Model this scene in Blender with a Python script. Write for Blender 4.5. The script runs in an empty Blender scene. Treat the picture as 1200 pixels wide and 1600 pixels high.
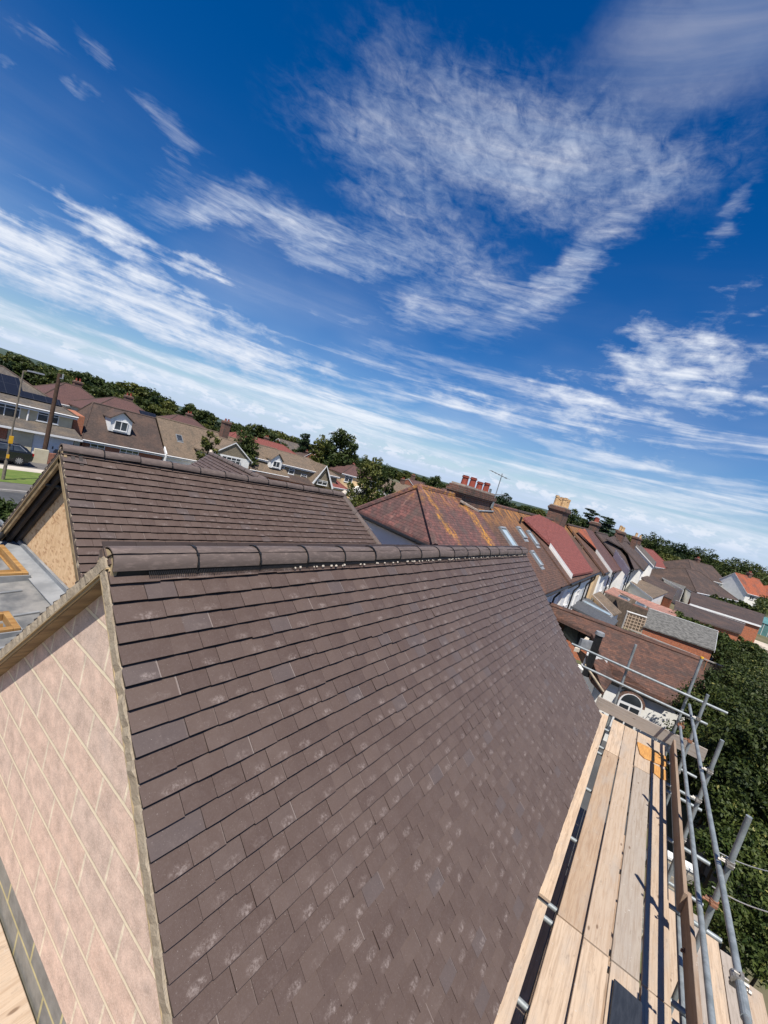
import bpy, math, random
import numpy as np
from mathutils import Vector, Matrix
R_ = math.radians
random.seed(7); rng = np.random.default_rng(7)
scene = bpy.context.scene
COL = scene.collection

# ------------------------------------------------------------------ camera
PITCH, ROLL, YAW = .1008, .2798, .5806
def cam_basis():
    cy, sy, cp, sp = math.cos(YAW), math.sin(YAW), math.cos(PITCH), math.sin(PITCH)
    F = Vector((cp*cy, cp*sy, -sp)); Rt = F.cross(Vector((0, 0, 1))).normalized(); U = Rt.cross(F)
    cr, sr = math.cos(ROLL), math.sin(ROLL)
    return F, Rt*cr+U*sr, U*cr-Rt*sr
CF, CR, CU = cam_basis()
cd = bpy.data.cameras.new('camera'); cam = bpy.data.objects.new('camera', cd); COL.objects.link(cam)
cam.matrix_world = Matrix((( CR.x, CU.x, -CF.x, 0), (CR.y, CU.y, -CF.y, 0), (CR.z, CU.z, -CF.z, 0), (0, 0, 0, 1)))
cd.sensor_fit = 'VERTICAL'; cd.sensor_height = 24; cd.lens = 655/1600*24
cd.clip_start = .05; cd.clip_end = 6000
scene.camera = cam
scene.render.resolution_x = 768; scene.render.resolution_y = 1024

def ray(px, py): return CF + CR*((px-600)/655) - CU*((py-800)/655)
def PZ(px, py, z): d = ray(px, py); return d*(z/d.z)      # where a survey sight line meets a level
def PY(px, py, y): d = ray(px, py); return d*(y/d.y)
def PX(px, py, x): d = ray(px, py); return d*(x/d.x)

# ------------------------------------------------------------------ sun and sky
SUN = Vector((-.44, -.31, 1)).normalized()                 # towards the sun
sl = bpy.data.lights.new('sun', 'SUN'); so = bpy.data.objects.new('sun', sl); COL.objects.link(so)
sl.energy = 5.0; sl.angle = R_(.5); sl.color = (1, .945, .86)
so.rotation_euler = SUN.to_track_quat('Z', 'Y').to_euler()
scene.view_settings.view_transform = 'Standard'; scene.view_settings.look = 'None'
scene.view_settings.exposure = 0.42; scene.view_settings.gamma = 1
scene.render.engine = 'CYCLES'

world = bpy.data.worlds.new('World'); scene.world = world; world.use_nodes = True
def N(nt, t, **kw):
    n = nt.nodes.new(t)
    for k, v in kw.items():
        if k == 'inp':
            for a, b in v.items(): n.inputs[a].default_value = b
        else: setattr(n, k, v)
    return n
def math_n(nt, op, a, b=None, c=None, clamp=False):
    n = nt.nodes.new('ShaderNodeMath'); n.operation = op; n.use_clamp = clamp
    for i, v in enumerate((a, b, c)):
        if v is None: continue
        if isinstance(v, (int, float)): n.inputs[i].default_value = v
        else: nt.links.new(v, n.inputs[i])
    return n.outputs[0]
def maprange(nt, v, a, b, c=0., d=1., smooth=True):
    n = nt.nodes.new('ShaderNodeMapRange'); n.interpolation_type = 'SMOOTHSTEP' if smooth else 'LINEAR'
    nt.links.new(v, n.inputs[0])
    for i, x in enumerate((a, b, c, d)): n.inputs[i+1].default_value = x
    return n.outputs[0]
def noise(nt, vec, scale, detail=6, rough=.6, dist=0., dim='3D'):
    n = nt.nodes.new('ShaderNodeTexNoise'); n.noise_dimensions = dim
    n.inputs['Scale'].default_value = scale; n.inputs['Detail'].default_value = detail
    n.inputs['Roughness'].default_value = rough; n.inputs['Distortion'].default_value = dist
    if vec is not None: nt.links.new(vec, n.inputs['Vector'])
    return n.outputs[0], n.outputs[1]
def mapping(nt, vec, loc=(0, 0, 0), rot=(0, 0, 0), scale=(1, 1, 1), t='POINT'):
    n = nt.nodes.new('ShaderNodeMapping'); n.vector_type = t; nt.links.new(vec, n.inputs[0])
    n.inputs[1].default_value = loc; n.inputs[2].default_value = rot; n.inputs[3].default_value = scale
    return n.outputs[0]
def mixc(nt, f, a, b):
    n = nt.nodes.new('ShaderNodeMix'); n.data_type = 'RGBA'
    for s, v in ((0, f), (6, a), (7, b)):
        if isinstance(v, (int, float)): n.inputs[s].default_value = v
        elif isinstance(v, tuple): n.inputs[s].default_value = (*v, 1) if len(v) == 3 else v
        else: nt.links.new(v, n.inputs[s])
    return n.outputs[2]

def build_world():
    nt = world.node_tree; nt.nodes.clear()
    sky = N(nt, 'ShaderNodeTexSky', sky_type='NISHITA', sun_disc=False)
    sky.sun_elevation = math.asin(SUN.z); sky.sun_rotation = math.atan2(SUN.x, SUN.y)
    sky.altitude = 50; sky.air_density = 1.0; sky.dust_density = .3; sky.ozone_density = 3.6
    hs = N(nt, 'ShaderNodeHueSaturation', inp={'Hue': .511, 'Saturation': 1.42, 'Value': 1.14}); nt.links.new(sky.outputs[0], hs.inputs['Color'])
    tc = N(nt, 'ShaderNodeTexCoord'); D = tc.outputs['Generated']
    sx = N(nt, 'ShaderNodeSeparateXYZ'); nt.links.new(D, sx.inputs[0])
    deg = 180/math.pi
    az = math_n(nt, 'MULTIPLY', math_n(nt, 'ARCTAN2', sx.outputs[1], sx.outputs[0]), deg)
    el = math_n(nt, 'MULTIPLY', math_n(nt, 'ARCSINE', sx.outputs[2]), deg)
    cb = N(nt, 'ShaderNodeCombineXYZ'); nt.links.new(az, cb.inputs[0]); nt.links.new(el, cb.inputs[1])
    A = cb.outputs[0]
    # cloud sheet coordinates: direction projected on a flat layer high above
    zz = math_n(nt, 'ADD', math_n(nt, 'MAXIMUM', sx.outputs[2], 0.), .07)
    cp = N(nt, 'ShaderNodeCombineXYZ')
    nt.links.new(math_n(nt, 'DIVIDE', sx.outputs[0], zz), cp.inputs[0]); nt.links.new(math_n(nt, 'DIVIDE', sx.outputs[1], zz), cp.inputs[1])
    P = cp.outputs[0]
    # ragged displacement of the masks
    _, nc = noise(nt, mapping(nt, A, scale=(.09, .16, 1)), 1., 5, .62)
    v = N(nt, 'ShaderNodeVectorMath', operation='SUBTRACT', inp={1: (.5, .5, .5)}); nt.links.new(nc, v.inputs[0])
    v2 = N(nt, 'ShaderNodeVectorMath', operation='MULTIPLY', inp={1: (13, 6.5, 0)}); nt.links.new(v.outputs[0], v2.inputs[0])
    v3 = N(nt, 'ShaderNodeVectorMath', operation='ADD'); nt.links.new(A, v3.inputs[0]); nt.links.new(v2.outputs[0], v3.inputs[1])
    AD = v3.outputs[0]
    blobs = [(28.8,36.8,24.0,6.2,-180,1.00,'m'),(46.1,34.2,13.4,4.2,175,0.80,'m'),(15.5,36.6,9.3,4.4,-171,0.90,'m'),(52.4,33.5,5.8,2.1,178,0.45,'m'),(36.0,26.0,12.4,4.9,179,0.75,'m'),(19.8,27.0,11.5,2.6,132,.8,'s'),(27.,24.5,9.,2.6,168,0.6,'s'),(33.,21.,13.,2.4,172,.7,'s'),(24.2,21.7,8.7,3.0,152,0.60,'s'),(41.4,30.9,8.9,4.0,177,0.75,'m'),(52.9,23.5,14.7,2.6,172,0.85,'s'),(61.9,21.1,8.6,2.2,161,0.8,'s'),(48.3,21.8,13.1,1.9,171,0.75,'s'),(58.8,25.2,2.5,1.2,-173,0.50,'s'),(72.0,15.8,5.6,2.6,-178,0.95,'c'),(63.4,15.9,4.9,1.4,170,0.80,'c'),(73.2,10.1,12.3,4.4,180,0.95,'c'),(62.2,10.2,21.1,5.1,-176,0.95,'c'),(78.9,26.0,3.5,0.8,-177,0.55,'s'),(74.9,27.3,2.4,0.9,-154,0.60,'s'),(75.2,24.1,1.7,0.7,179,0.50,'s'),(67.7,25.7,4.7,1.3,-173,0.50,'s'),(80.6,23.4,0.8,0.5,-172,0.50,'s'),(65.9,23.6,2.6,0.8,-159,0.40,'s'),(3.9,33.0,3.4,1.5,121,0.55,'s'),(11.4,44.6,11.7,4.1,176,0.32,'v'),(2.8,18.5,11.8,5.6,-170,0.90,'c'),(0.1,25.9,4.9,1.7,-175,0.50,'c'),(26.,11.5,10.,2.,176,.6,'c'),(8.,10.5,13.,2.6,-176,.7,'c'),(40.,17.5,9.,1.5,170,.5,'s'),(13.9,14.7,8.2,3.8,-169,0.70,'c'),(35.4,13.7,27.5,2.2,175,0.5,'s'),(17.3,15.6,4.6,1.6,-179,0.60,'c'),(58.0,14.0,2.8,1.6,173,0.60,'c'),(48.4,16.8,3.0,1.5,-156,0.40,'s'),(37.7,20.8,3.2,2.2,-156,0.50,'c')]
    acc = {'m': None, 's': None, 'c': None, 'v': None}
    for (a, e, ra, re, rot, w, k) in blobs:
        ln = N(nt, 'ShaderNodeVectorMath', operation='LENGTH')
        g = 1.5 if k in 'cv' else 1.45
        nt.links.new(mapping(nt, AD, (a, e, 0), (0, 0, R_(rot)), (ra*g, re*g, 1), 'TEXTURE'), ln.inputs[0])
        m = maprange(nt, ln.outputs['Value'], 1.0, .15, 0., w)
        acc[k] = m if acc[k] is None else math_n(nt, 'MAXIMUM', acc[k], m)
    # textures
    fine, _ = noise(nt, mapping(nt, P, rot=(0, 0, R_(35)), scale=(1., 1.3, 1)), 17., 8, .66, .5)
    mott, _ = noise(nt, mapping(nt, P, rot=(0, 0, R_(20)), scale=(1, 1, 1)), 4.2, 7, .62, .6)
    strk, _ = noise(nt, mapping(nt, A, rot=(0, 0, R_(-10)), scale=(.10, .85, 1)), 1., 8, .6, 1.2)
    strk2, _ = noise(nt, mapping(nt, A, rot=(0, 0, R_(32)), scale=(.20, 1.0, 1)), 1., 10, .7, .8)
    cum, _ = noise(nt, mapping(nt, A, scale=(.26, .62, 1)), 1., 9, .62, .25)
    band, _ = noise(nt, mapping(nt, A, rot=(0, 0, R_(1.5)), scale=(.035, .55, 1)), 1., 9, .58, .5)
    big, _ = noise(nt, mapping(nt, A, scale=(.04, .09, 1)), 1., 3, .5)
    # fine mottled cirrus
    t = math_n(nt, 'ADD', math_n(nt, 'MULTIPLY', fine, .5), math_n(nt, 'ADD', math_n(nt, 'MULTIPLY', mott, .35), math_n(nt, 'MULTIPLY', strk2, .3)))
    dm = math_n(nt, 'MULTIPLY', maprange(nt, math_n(nt, 'ADD', t, math_n(nt, 'MULTIPLY', acc['m'], .26)), .54, 1.10), math_n(nt, 'MULTIPLY', acc['m'], .72))
    t2 = math_n(nt, 'ADD', math_n(nt, 'MULTIPLY', strk2, .55), math_n(nt, 'MULTIPLY', strk, .5))
    ds = math_n(nt, 'MULTIPLY', maprange(nt, math_n(nt, 'ADD', t2, math_n(nt, 'MULTIPLY', acc['s'], .34)), .52, 1.10), math_n(nt, 'MULTIPLY', acc['s'], 1.05))
    t3 = math_n(nt, 'ADD', math_n(nt, 'MULTIPLY', cum, .7), math_n(nt, 'MULTIPLY', band, .35))
    dc = math_n(nt, 'MULTIPLY', maprange(nt, math_n(nt, 'ADD', t3, math_n(nt, 'MULTIPLY', acc['c'], .34)), .64, 1.0), math_n(nt, 'MINIMUM', math_n(nt, 'MULTIPLY', acc['c'], 1.5), 1.))
    dv = math_n(nt, 'MULTIPLY', acc['v'], maprange(nt, big, .2, .75, .5, 1.))
    # layered bank low over the horizon
    low = maprange(nt, el, 21., 3.)
    db = math_n(nt, 'MULTIPLY', maprange(nt, math_n(nt, 'ADD', math_n(nt, 'ADD', math_n(nt, 'MULTIPLY', band, .8), math_n(nt, 'MULTIPLY', cum, .22)), math_n(nt, 'MULTIPLY', low, .17)), .53, .80), math_n(nt, 'MINIMUM', math_n(nt, 'MULTIPLY', low, 2.2), .8))
    # puffy row close above the horizon
    rowm = math_n(nt, 'MULTIPLY', maprange(nt, el, 1.2, 2.2), maprange(nt, el, 4.2, 2.4))
    puff, _ = noise(nt, mapping(nt, A, scale=(.42, .9, 1)), 1., 8, .6)
    dp = math_n(nt, 'MULTIPLY', maprange(nt, puff, .46, .58), rowm)
    dens = dm
    for x in (ds, dc, dv, db, dp): 
        dens = math_n(nt, 'SUBTRACT', 1., math_n(nt, 'MULTIPLY', math_n(nt, 'SUBTRACT', 1., dens), math_n(nt, 'SUBTRACT', 1., math_n(nt, 'MINIMUM', x, 1.))))
    veil = math_n(nt, 'MULTIPLY', maprange(nt, el, 32, 4, 0., .26), maprange(nt, big, .3, .7))
    dens = math_n(nt, 'MAXIMUM', dens, veil)
    dens = math_n(nt, 'MINIMUM', dens, .93)
    # cloud body tone: greyer undersides inside thick banks
    sh = maprange(nt, math_n(nt, 'ADD', math_n(nt, 'MULTIPLY', band, .7), math_n(nt, 'MULTIPLY', mott, .3)), .40, .68)
    cc = mixc(nt, sh, (6.2, 7.2, 9.0), (10.6, 10.8, 11.3))
    cc = mixc(nt, math_n(nt, 'MINIMUM', dp, 1.), cc, (11.6, 11.4, 11.1))
    hz = maprange(nt, el, 6., 0., 0., .85)
    col = mixc(nt, dens, hs.outputs[0], cc)
    col = mixc(nt, hz, col, (5.4, 6.9, 9.6))
    bg = N(nt, 'ShaderNodeBackground', inp={'Strength': .07}); nt.links.new(col, bg.inputs[0])
    out = N(nt, 'ShaderNodeOutputWorld'); nt.links.new(bg.outputs[0], out.inputs[0])
    world.cycles.sampling_method = 'MANUAL'; world.cycles.sample_map_resolution = 1024
build_world()

# ------------------------------------------------------------------ materials
def new_mat(name):
    m = bpy.data.materials.new(name); m.use_nodes = True; nt = m.node_tree; nt.nodes.clear()
    b = N(nt, 'ShaderNodeBsdfPrincipled'); o = N(nt, 'ShaderNodeOutputMaterial'); nt.links.new(b.outputs[0], o.inputs[0])
    return m, nt, b
def bumpn(nt, b, h, strength, dist=.01):
    n = N(nt, 'ShaderNodeBump', inp={'Strength': strength, 'Distance': dist}); nt.links.new(h, n.inputs['Height'])
    nt.links.new(n.outputs[0], b.inputs['Normal'])
def attr(nt, name): return N(nt, 'ShaderNodeAttribute', attribute_name=name).outputs['Fac']
def uvn(nt): return N(nt, 'ShaderNodeUVMap', uv_map='uv').outputs[0]
def objn(nt): return N(nt, 'ShaderNodeTexCoord').outputs['Object']
def rnd(nt): return N(nt, 'ShaderNodeObjectInfo').outputs['Random']
def plain(name, c1, c2=None, rough=.8, ns=3., bump=.15, bs=40., metal=0., spec=.3, stretch=(1, 1, 1), usetint=False, contrast=(.35, .65)):
    m, nt, b = new_mat(name); c2 = c2 or tuple(x*.7 for x in c1)
    v = mapping(nt, uvn(nt), scale=stretch)
    f, _ = noise(nt, v, ns, 7, .62)
    f = maprange(nt, f, *contrast)
    if usetint: f = math_n(nt, 'ADD', math_n(nt, 'MULTIPLY', f, .5), math_n(nt, 'MULTIPLY', attr(nt, 'tint'), .5))
    nt.links.new(mixc(nt, f, c1, c2), b.inputs['Base Color'])
    b.inputs['Roughness'].default_value = rough; b.inputs['Metallic'].default_value = metal
    b.inputs['Specular IOR Level'].default_value = spec
    if bump:
        h, _ = noise(nt, v, bs, 5, .6); bumpn(nt, b, h, bump)
    return m
def brickmat(name, c1, c2, mortar, bw=.225, bh=.075, ms=.012, rough=.85, big=None, bigs=.5, offset=.5, bump=.5, extra=None, contrast=(.45, .7), vofs=None):
    m, nt, b = new_mat(name); v = uvn(nt)
    if vofs: v = mapping(nt, v, vofs)
    t = N(nt, 'ShaderNodeTexBrick', offset=offset, inp={'Scale': 1., 'Mortar Size': ms, 'Mortar Smooth': .1, 'Bias': 0., 'Brick Width': bw, 'Row Height': bh,
          'Color1': (*c1, 1), 'Color2': (*c2, 1), 'Mortar': (*mortar, 1)})
    nt.links.new(v, t.inputs[0]); col = t.outputs[0]
    f, _ = noise(nt, v, 9., 6, .65)
    n = N(nt, 'ShaderNodeMix', data_type='RGBA', blend_type='MULTIPLY'); n.inputs[0].default_value = 1.
    nt.links.new(col, n.inputs[6]); g = maprange(nt, f, .25, .75, .62, 1.3, False)
    cbx = N(nt, 'ShaderNodeCombineXYZ'); [nt.links.new(g, cbx.inputs[i]) for i in range(3)]; nt.links.new(cbx.outputs[0], n.inputs[7]); col = n.outputs[2]
    if big:
        f2, _ = noise(nt, v, bigs, 6, .6); col = mixc(nt, maprange(nt, f2, *contrast), col, big)
    if extra: col = extra(nt, col)
    nt.links.new(col, b.inputs['Base Color']); b.inputs['Roughness'].default_value = rough; b.inputs['Specular IOR Level'].default_value = .25
    inv = math_n(nt, 'SUBTRACT', 1., t.outputs[1]); h2 = math_n(nt, 'ADD', inv, math_n(nt, 'MULTIPLY', f, .4))
    bumpn(nt, b, h2, bump, .012)
    return m
def rooftile_mat(name, c1, c2, big=None, bigs=.6, extra=None, bw=.165, bh=.1, contrast=(.42, .68), line=.55):
    # small plain tiles: each course a saw-tooth in height, random tone per tile
    m, nt, b = new_mat(name); v = uvn(nt)
    t = N(nt, 'ShaderNodeTexBrick', offset=.5, inp={'Scale': 1., 'Mortar Size': .004, 'Mortar Smooth': .3, 'Bias': 0., 'Brick Width': bw, 'Row Height': bh,
          'Color1': (*c1, 1), 'Color2': (*c2, 1), 'Mortar': (*[x*.35 for x in c1], 1)})
    nt.links.new(v, t.inputs[0]); col = t.outputs[0]
    f, _ = noise(nt, v, 5., 7, .68)
    if big:
        f2, _ = noise(nt, v, bigs, 7, .62); col = mixc(nt, maprange(nt, f2, *contrast), col, big)
    n = N(nt, 'ShaderNodeMix', data_type='RGBA', blend_type='MULTIPLY'); n.inputs[0].default_value = 1.
    nt.links.new(col, n.inputs[6]); g = maprange(nt, f, .25, .75, .6, 1.35, False)
    s = N(nt, 'ShaderNodeSeparateXYZ'); nt.links.new(v, s.inputs[0])
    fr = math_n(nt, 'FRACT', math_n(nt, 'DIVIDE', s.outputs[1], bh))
    # darker line along the tail of each tile course
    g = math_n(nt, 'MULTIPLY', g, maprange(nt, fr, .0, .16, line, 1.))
    cbx = N(nt, 'ShaderNodeCombineXYZ'); [nt.links.new(g, cbx.inputs[i]) for i in range(3)]; nt.links.new(cbx.outputs[0], n.inputs[7]); col = n.outputs[2]
    if extra: col = extra(nt, col)
    nt.links.new(col, b.inputs['Base Color']); b.inputs['Roughness'].default_value = .8; b.inputs['Specular IOR Level'].default_value = .3
    h = math_n(nt, 'ADD', math_n(nt, 'MULTIPLY', math_n(nt, 'SUBTRACT', 1., fr), .8), math_n(nt, 'MULTIPLY', f, .5))
    bumpn(nt, b, h, .6, .03)
    return m

def mat_tile():
    m, nt, b = new_mat('concrete roof tile'); uv = uvn(nt); t1 = attr(nt, 'tint'); t2 = attr(nt, 'tint2'); O = objn(nt)
    col = mixc(nt, maprange(nt, t1, 0, .9, smooth=False), (.080, .053, .042), (.100, .069, .055))
    col = mixc(nt, maprange(nt, t1, .93, .96), col, (.090, .068, .061))
    f, _ = noise(nt, O, 9., 7, .7); g, _ = noise(nt, O, 42., 6, .7, .3); sp, _ = noise(nt, O, 170., 2, .5)
    col = mixc(nt, math_n(nt, 'MULTIPLY', maprange(nt, f, .4, .72), .28), col, (.128, .094, .080))
    gg, _ = noise(nt, O, 90., 6, .75); col = mixc(nt, math_n(nt, 'MULTIPLY', maprange(nt, gg, .45, .7), .35), col, (.13, .10, .09))
    s = N(nt, 'ShaderNodeSeparateXYZ'); nt.links.new(uv, s.inputs[0])
    # chalky bloom rubbed on the lower middle of the tile
    dx = math_n(nt, 'DIVIDE', math_n(nt, 'SUBTRACT', s.outputs[0], math_n(nt, 'ADD', .42, math_n(nt, 'MULTIPLY', t2, .22))), .34)
    dy = math_n(nt, 'DIVIDE', math_n(nt, 'SUBTRACT', s.outputs[1], .20), .26)
    d2 = math_n(nt, 'ADD', math_n(nt, 'MULTIPLY', dx, dx), math_n(nt, 'MULTIPLY', dy, dy))
    bl = math_n(nt, 'MULTIPLY', maprange(nt, d2, 1.1, 0.), maprange(nt, t2, .3, 1.))
    g2, _ = noise(nt, mapping(nt, O, scale=(1., 1., 1.)), 75., 7, .8, .6)
    bl = math_n(nt, 'MULTIPLY', bl, maprange(nt, math_n(nt, 'ADD', math_n(nt, 'MULTIPLY', g, .5), math_n(nt, 'MULTIPLY', g2, .5)), .44, .64))
    col = mixc(nt, math_n(nt, 'MULTIPLY', bl, .62), col, (.36, .30, .27))
    ed = math_n(nt, 'MULTIPLY', maprange(nt, math_n(nt, 'ABSOLUTE', math_n(nt, 'SUBTRACT', s.outputs[0], .985)), .03, .008), maprange(nt, t1, .62, .9))  # pale lines painted for the sunlit side edges of raised tiles
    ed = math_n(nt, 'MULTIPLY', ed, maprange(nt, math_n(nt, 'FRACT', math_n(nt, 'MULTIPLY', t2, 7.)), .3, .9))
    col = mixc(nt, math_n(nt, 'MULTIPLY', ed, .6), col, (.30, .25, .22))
    col = mixc(nt, math_n(nt, 'MULTIPLY', maprange(nt, sp, .68, .76), .5), col, (.35, .31, .28))
    # shadow line under the tail of the course above, painted into the colour
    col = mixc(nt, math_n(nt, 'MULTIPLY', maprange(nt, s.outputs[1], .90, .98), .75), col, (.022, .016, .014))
    nt.links.new(col, b.inputs['Base Color']); b.inputs['Roughness'].default_value = .5; b.inputs['Specular IOR Level'].default_value = .36
    h, _ = noise(nt, O, 260., 4, .6); bumpn(nt, b, math_n(nt, 'ADD', h, math_n(nt, 'MULTIPLY', g, .8)), .22, .003)
    return m
def mat_ridge():
    m, nt, b = new_mat('ridge tile concrete'); O = objn(nt)
    f, _ = noise(nt, O, 5., 6, .6); g, _ = noise(nt, mapping(nt, O, scale=(1, 3, 3)), 14., 7, .7)
    col = mixc(nt, maprange(nt, rnd(nt), 0, 1, smooth=False), (.092, .069, .058), (.118, .088, .074))
    col = mixc(nt, math_n(nt, 'MULTIPLY', maprange(nt, g, .46, .72), .6), col, (.22, .165, .14))
    nt.links.new(col, b.inputs['Base Color']); b.inputs['Roughness'].default_value = .6
    h, _ = noise(nt, O, 200., 4, .6); bumpn(nt, b, h, .2, .003); return m
def mat_block():
    def ex(nt, col):
        O = objn(nt); g, _ = noise(nt, O, 130., 4, .8); f, _ = noise(nt, O, 2.5, 5, .6)
        col = mixc(nt, math_n(nt, 'MULTIPLY', maprange(nt, g, .5, .64), .5), col, (.80, .66, .56))
        col = mixc(nt, math_n(nt, 'MULTIPLY', maprange(nt, g, .47, .34), .5), col, (.33, .235, .19))
        col = mixc(nt, math_n(nt, 'MULTIPLY', maprange(nt, f, .55, .8), .3), col, (.46, .40, .37))
        # bed joints: struck wide and pale, wandering a little; uprights stay thin
        uv = uvn(nt); s = N(nt, 'ShaderNodeSeparateXYZ'); nt.links.new(uv, s.inputs[0]); w, _ = noise(nt, uv, 9., 5, .7); w2, _ = noise(nt, uv, 40., 4, .7)
        vv = math_n(nt, 'ADD', math_n(nt, 'ADD', s.outputs[1], .11+.1125), math_n(nt, 'MULTIPLY', math_n(nt, 'SUBTRACT', w, .5), .012))
        d = math_n(nt, 'ABSOLUTE', math_n(nt, 'SUBTRACT', math_n(nt, 'MULTIPLY', math_n(nt, 'FRACT', math_n(nt, 'DIVIDE', vv, .225)), .225), .1125))
        d = math_n(nt, 'ADD', d, math_n(nt, 'MULTIPLY', math_n(nt, 'SUBTRACT', w2, .5), .006))
        col = mixc(nt, math_n(nt, 'MULTIPLY', maprange(nt, math_n(nt, 'ABSOLUTE', math_n(nt, 'SUBTRACT', d, .0125)), .006, .001), .35), col, (.30, .22, .16))  # brown edges painted beside the raised joints for their slight shadow
        return mixc(nt, maprange(nt, d, .0105, .0065), col, (.74, .63, .45))
    return brickmat('lightweight block', (.67, .475, .365), (.60, .45, .36), (.76, .65, .48), .45, .225, .009, extra=ex, bump=.5, vofs=(.13, .11, 0))
def mat_board(name='scaffold board timber', a=(.53, .405, .29), b_=(.36, .26, .18), c=(.40, .32, .25)):
    m, nt, b = new_mat(name); uv = uvn(nt); r = rnd(nt)
    s = N(nt, 'ShaderNodeCombineXYZ'); nt.links.new(math_n(nt, 'MULTIPLY', r, 37.), s.inputs[0]); nt.links.new(math_n(nt, 'MULTIPLY', r, 11.), s.inputs[1])
    va = N(nt, 'ShaderNodeVectorMath', operation='ADD'); nt.links.new(uv, va.inputs[0]); nt.links.new(s.outputs[0], va.inputs[1]); v = va.outputs[0]
    g, _ = noise(nt, mapping(nt, v, scale=(2.2, 42, 1)), 1., 6, .62, .5)
    g2, _ = noise(nt, mapping(nt, v, scale=(6, 170, 1)), 1., 4, .7, .2)
    f, _ = noise(nt, mapping(nt, v, scale=(1.3, 4, 1)), 1., 6, .65)
    wear, _ = noise(nt, mapping(nt, v, scale=(2, 6, 1)), 3., 8, .75)
    base = mixc(nt, maprange(nt, r, 0, 1, smooth=False), a, tuple(x*.92 for x in c))
    base = mixc(nt, .35, base, a)
    col = mixc(nt, math_n(nt, 'MULTIPLY', maprange(nt, g, .42, .64), .75), base, b_)
    col = mixc(nt, math_n(nt, 'MULTIPLY', maprange(nt, g2, .52, .72), .4), col, tuple(x*.62 for x in b_))
    col = mixc(nt, math_n(nt, 'MULTIPLY', maprange(nt, f, .46, .68), .5), col, (.33, .29, .25))
    col = mixc(nt, math_n(nt, 'MULTIPLY', maprange(nt, wear, .55, .68), .55), col, (.22, .17, .13))
    sp, _ = noise(nt, v, 26., 5, .7); sp2, _ = noise(nt, v, 1.7, 3, .5); col = mixc(nt, math_n(nt, 'MULTIPLY', maprange(nt, sp, .62, .70), maprange(nt, sp2, .45, .6)), col, (.50, .46, .41))
    vo = N(nt, 'ShaderNodeTexVoronoi', inp={'Scale': 1.}); nt.links.new(mapping(nt, v, scale=(2.6, 7, 1)), vo.inputs['Vector'])
    col = mixc(nt, math_n(nt, 'MULTIPLY', maprange(nt, vo.outputs['Distance'], .10, .04), .75), col, (.13, .08, .05))
    nt.links.new(col, b.inputs['Base Color']); b.inputs['Roughness'].default_value = .85; b.inputs['Specular IOR Level'].default_value = .15
    bumpn(nt, b, math_n(nt, 'ADD', g2, g), .35, .004); return m
def mat_osb():
    m, nt, b = new_mat('oriented strand board'); uv = uvn(nt)
    vo = N(nt, 'ShaderNodeTexVoronoi', inp={'Scale': 1., 'Randomness': 1.}); nt.links.new(mapping(nt, uv, rot=(0, 0, .6), scale=(34, 15, 1)), vo.inputs['Vector'])
    vo2 = N(nt, 'ShaderNodeTexVoronoi', inp={'Scale': 1.}); nt.links.new(mapping(nt, uv, rot=(0, 0, -.7), scale=(18, 40, 1)), vo2.inputs['Vector'])
    s = N(nt, 'ShaderNodeSeparateColor'); nt.links.new(vo.outputs['Color'], s.inputs[0]); s2 = N(nt, 'ShaderNodeSeparateColor'); nt.links.new(vo2.outputs['Color'], s2.inputs[0])
    col = mixc(nt, s.outputs[0], (.68, .47, .27), (.56, .36, .19)); col = mixc(nt, maprange(nt, s2.outputs[1], .72, 1.), col, (.42, .24, .12))
    f, _ = noise(nt, uv, 1.6, 5, .6); col = mixc(nt, math_n(nt, 'MULTIPLY', maprange(nt, f, .5, .8), .4), col, (.40, .24, .13))
    nt.links.new(col, b.inputs['Base Color']); b.inputs['Roughness'].default_value = .75; bumpn(nt, b, s.outputs[0], .15, .003); return m
def mat_galv():
    m, nt, b = new_mat('galvanised steel tube'); O = objn(nt)
    f, _ = noise(nt, O, 7., 6, .65); g, _ = noise(nt, O, 60., 4, .7); r, _ = noise(nt, O, 3.2, 7, .7)
    col = mixc(nt, maprange(nt, f, .35, .65), (.30, .33, .34), (.19, .215, .22))
    col = mixc(nt, math_n(nt, 'MULTIPLY', maprange(nt, g, .56, .7), .6), col, (.44, .44, .43))
    col = mixc(nt, math_n(nt, 'MULTIPLY', maprange(nt, r, .60, .72), .65), col, (.20, .12, .08))
    nt.links.new(col, b.inputs['Base Color']); b.inputs['Roughness'].default_value = .55; b.inputs['Metallic'].default_value = .35
    bumpn(nt, b, g, .12, .002); return m
def mat_leaf(name, d, l, hi=None, rough=.55):
    m, nt, b = new_mat(name); t = attr(nt, 'tint')
    col = mixc(nt, t, d, l)
    if hi: col = mixc(nt, maprange(nt, t, .8, 1.), col, hi)
    nt.links.new(col, b.inputs['Base Color']); b.inputs['Roughness'].default_value = rough; b.inputs['Specular IOR Level'].default_value = .25
    tr = N(nt, 'ShaderNodeBsdfTranslucent'); nt.links.new(col, tr.inputs[0]); mx = N(nt, 'ShaderNodeMixShader', inp={0: .22})
    o = [n for n in nt.nodes if n.type == 'OUTPUT_MATERIAL'][0]
    nt.links.new(b.outputs[0], mx.inputs[1]); nt.links.new(tr.outputs[0], mx.inputs[2]); nt.links.new(mx.outputs[0], o.inputs[0]); return m
def mat_glass(name='window glass', c=(.03, .035, .04)):
    m, nt, b = new_mat(name); f, _ = noise(nt, objn(nt), .8, 3, .5)
    nt.links.new(mixc(nt, maprange(nt, f, .4, .6), c, tuple(x*2.2 for x in c)), b.inputs['Base Color'])
    b.inputs['Roughness'].default_value = .06; b.inputs['Specular IOR Level'].default_value = .8; return m
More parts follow.
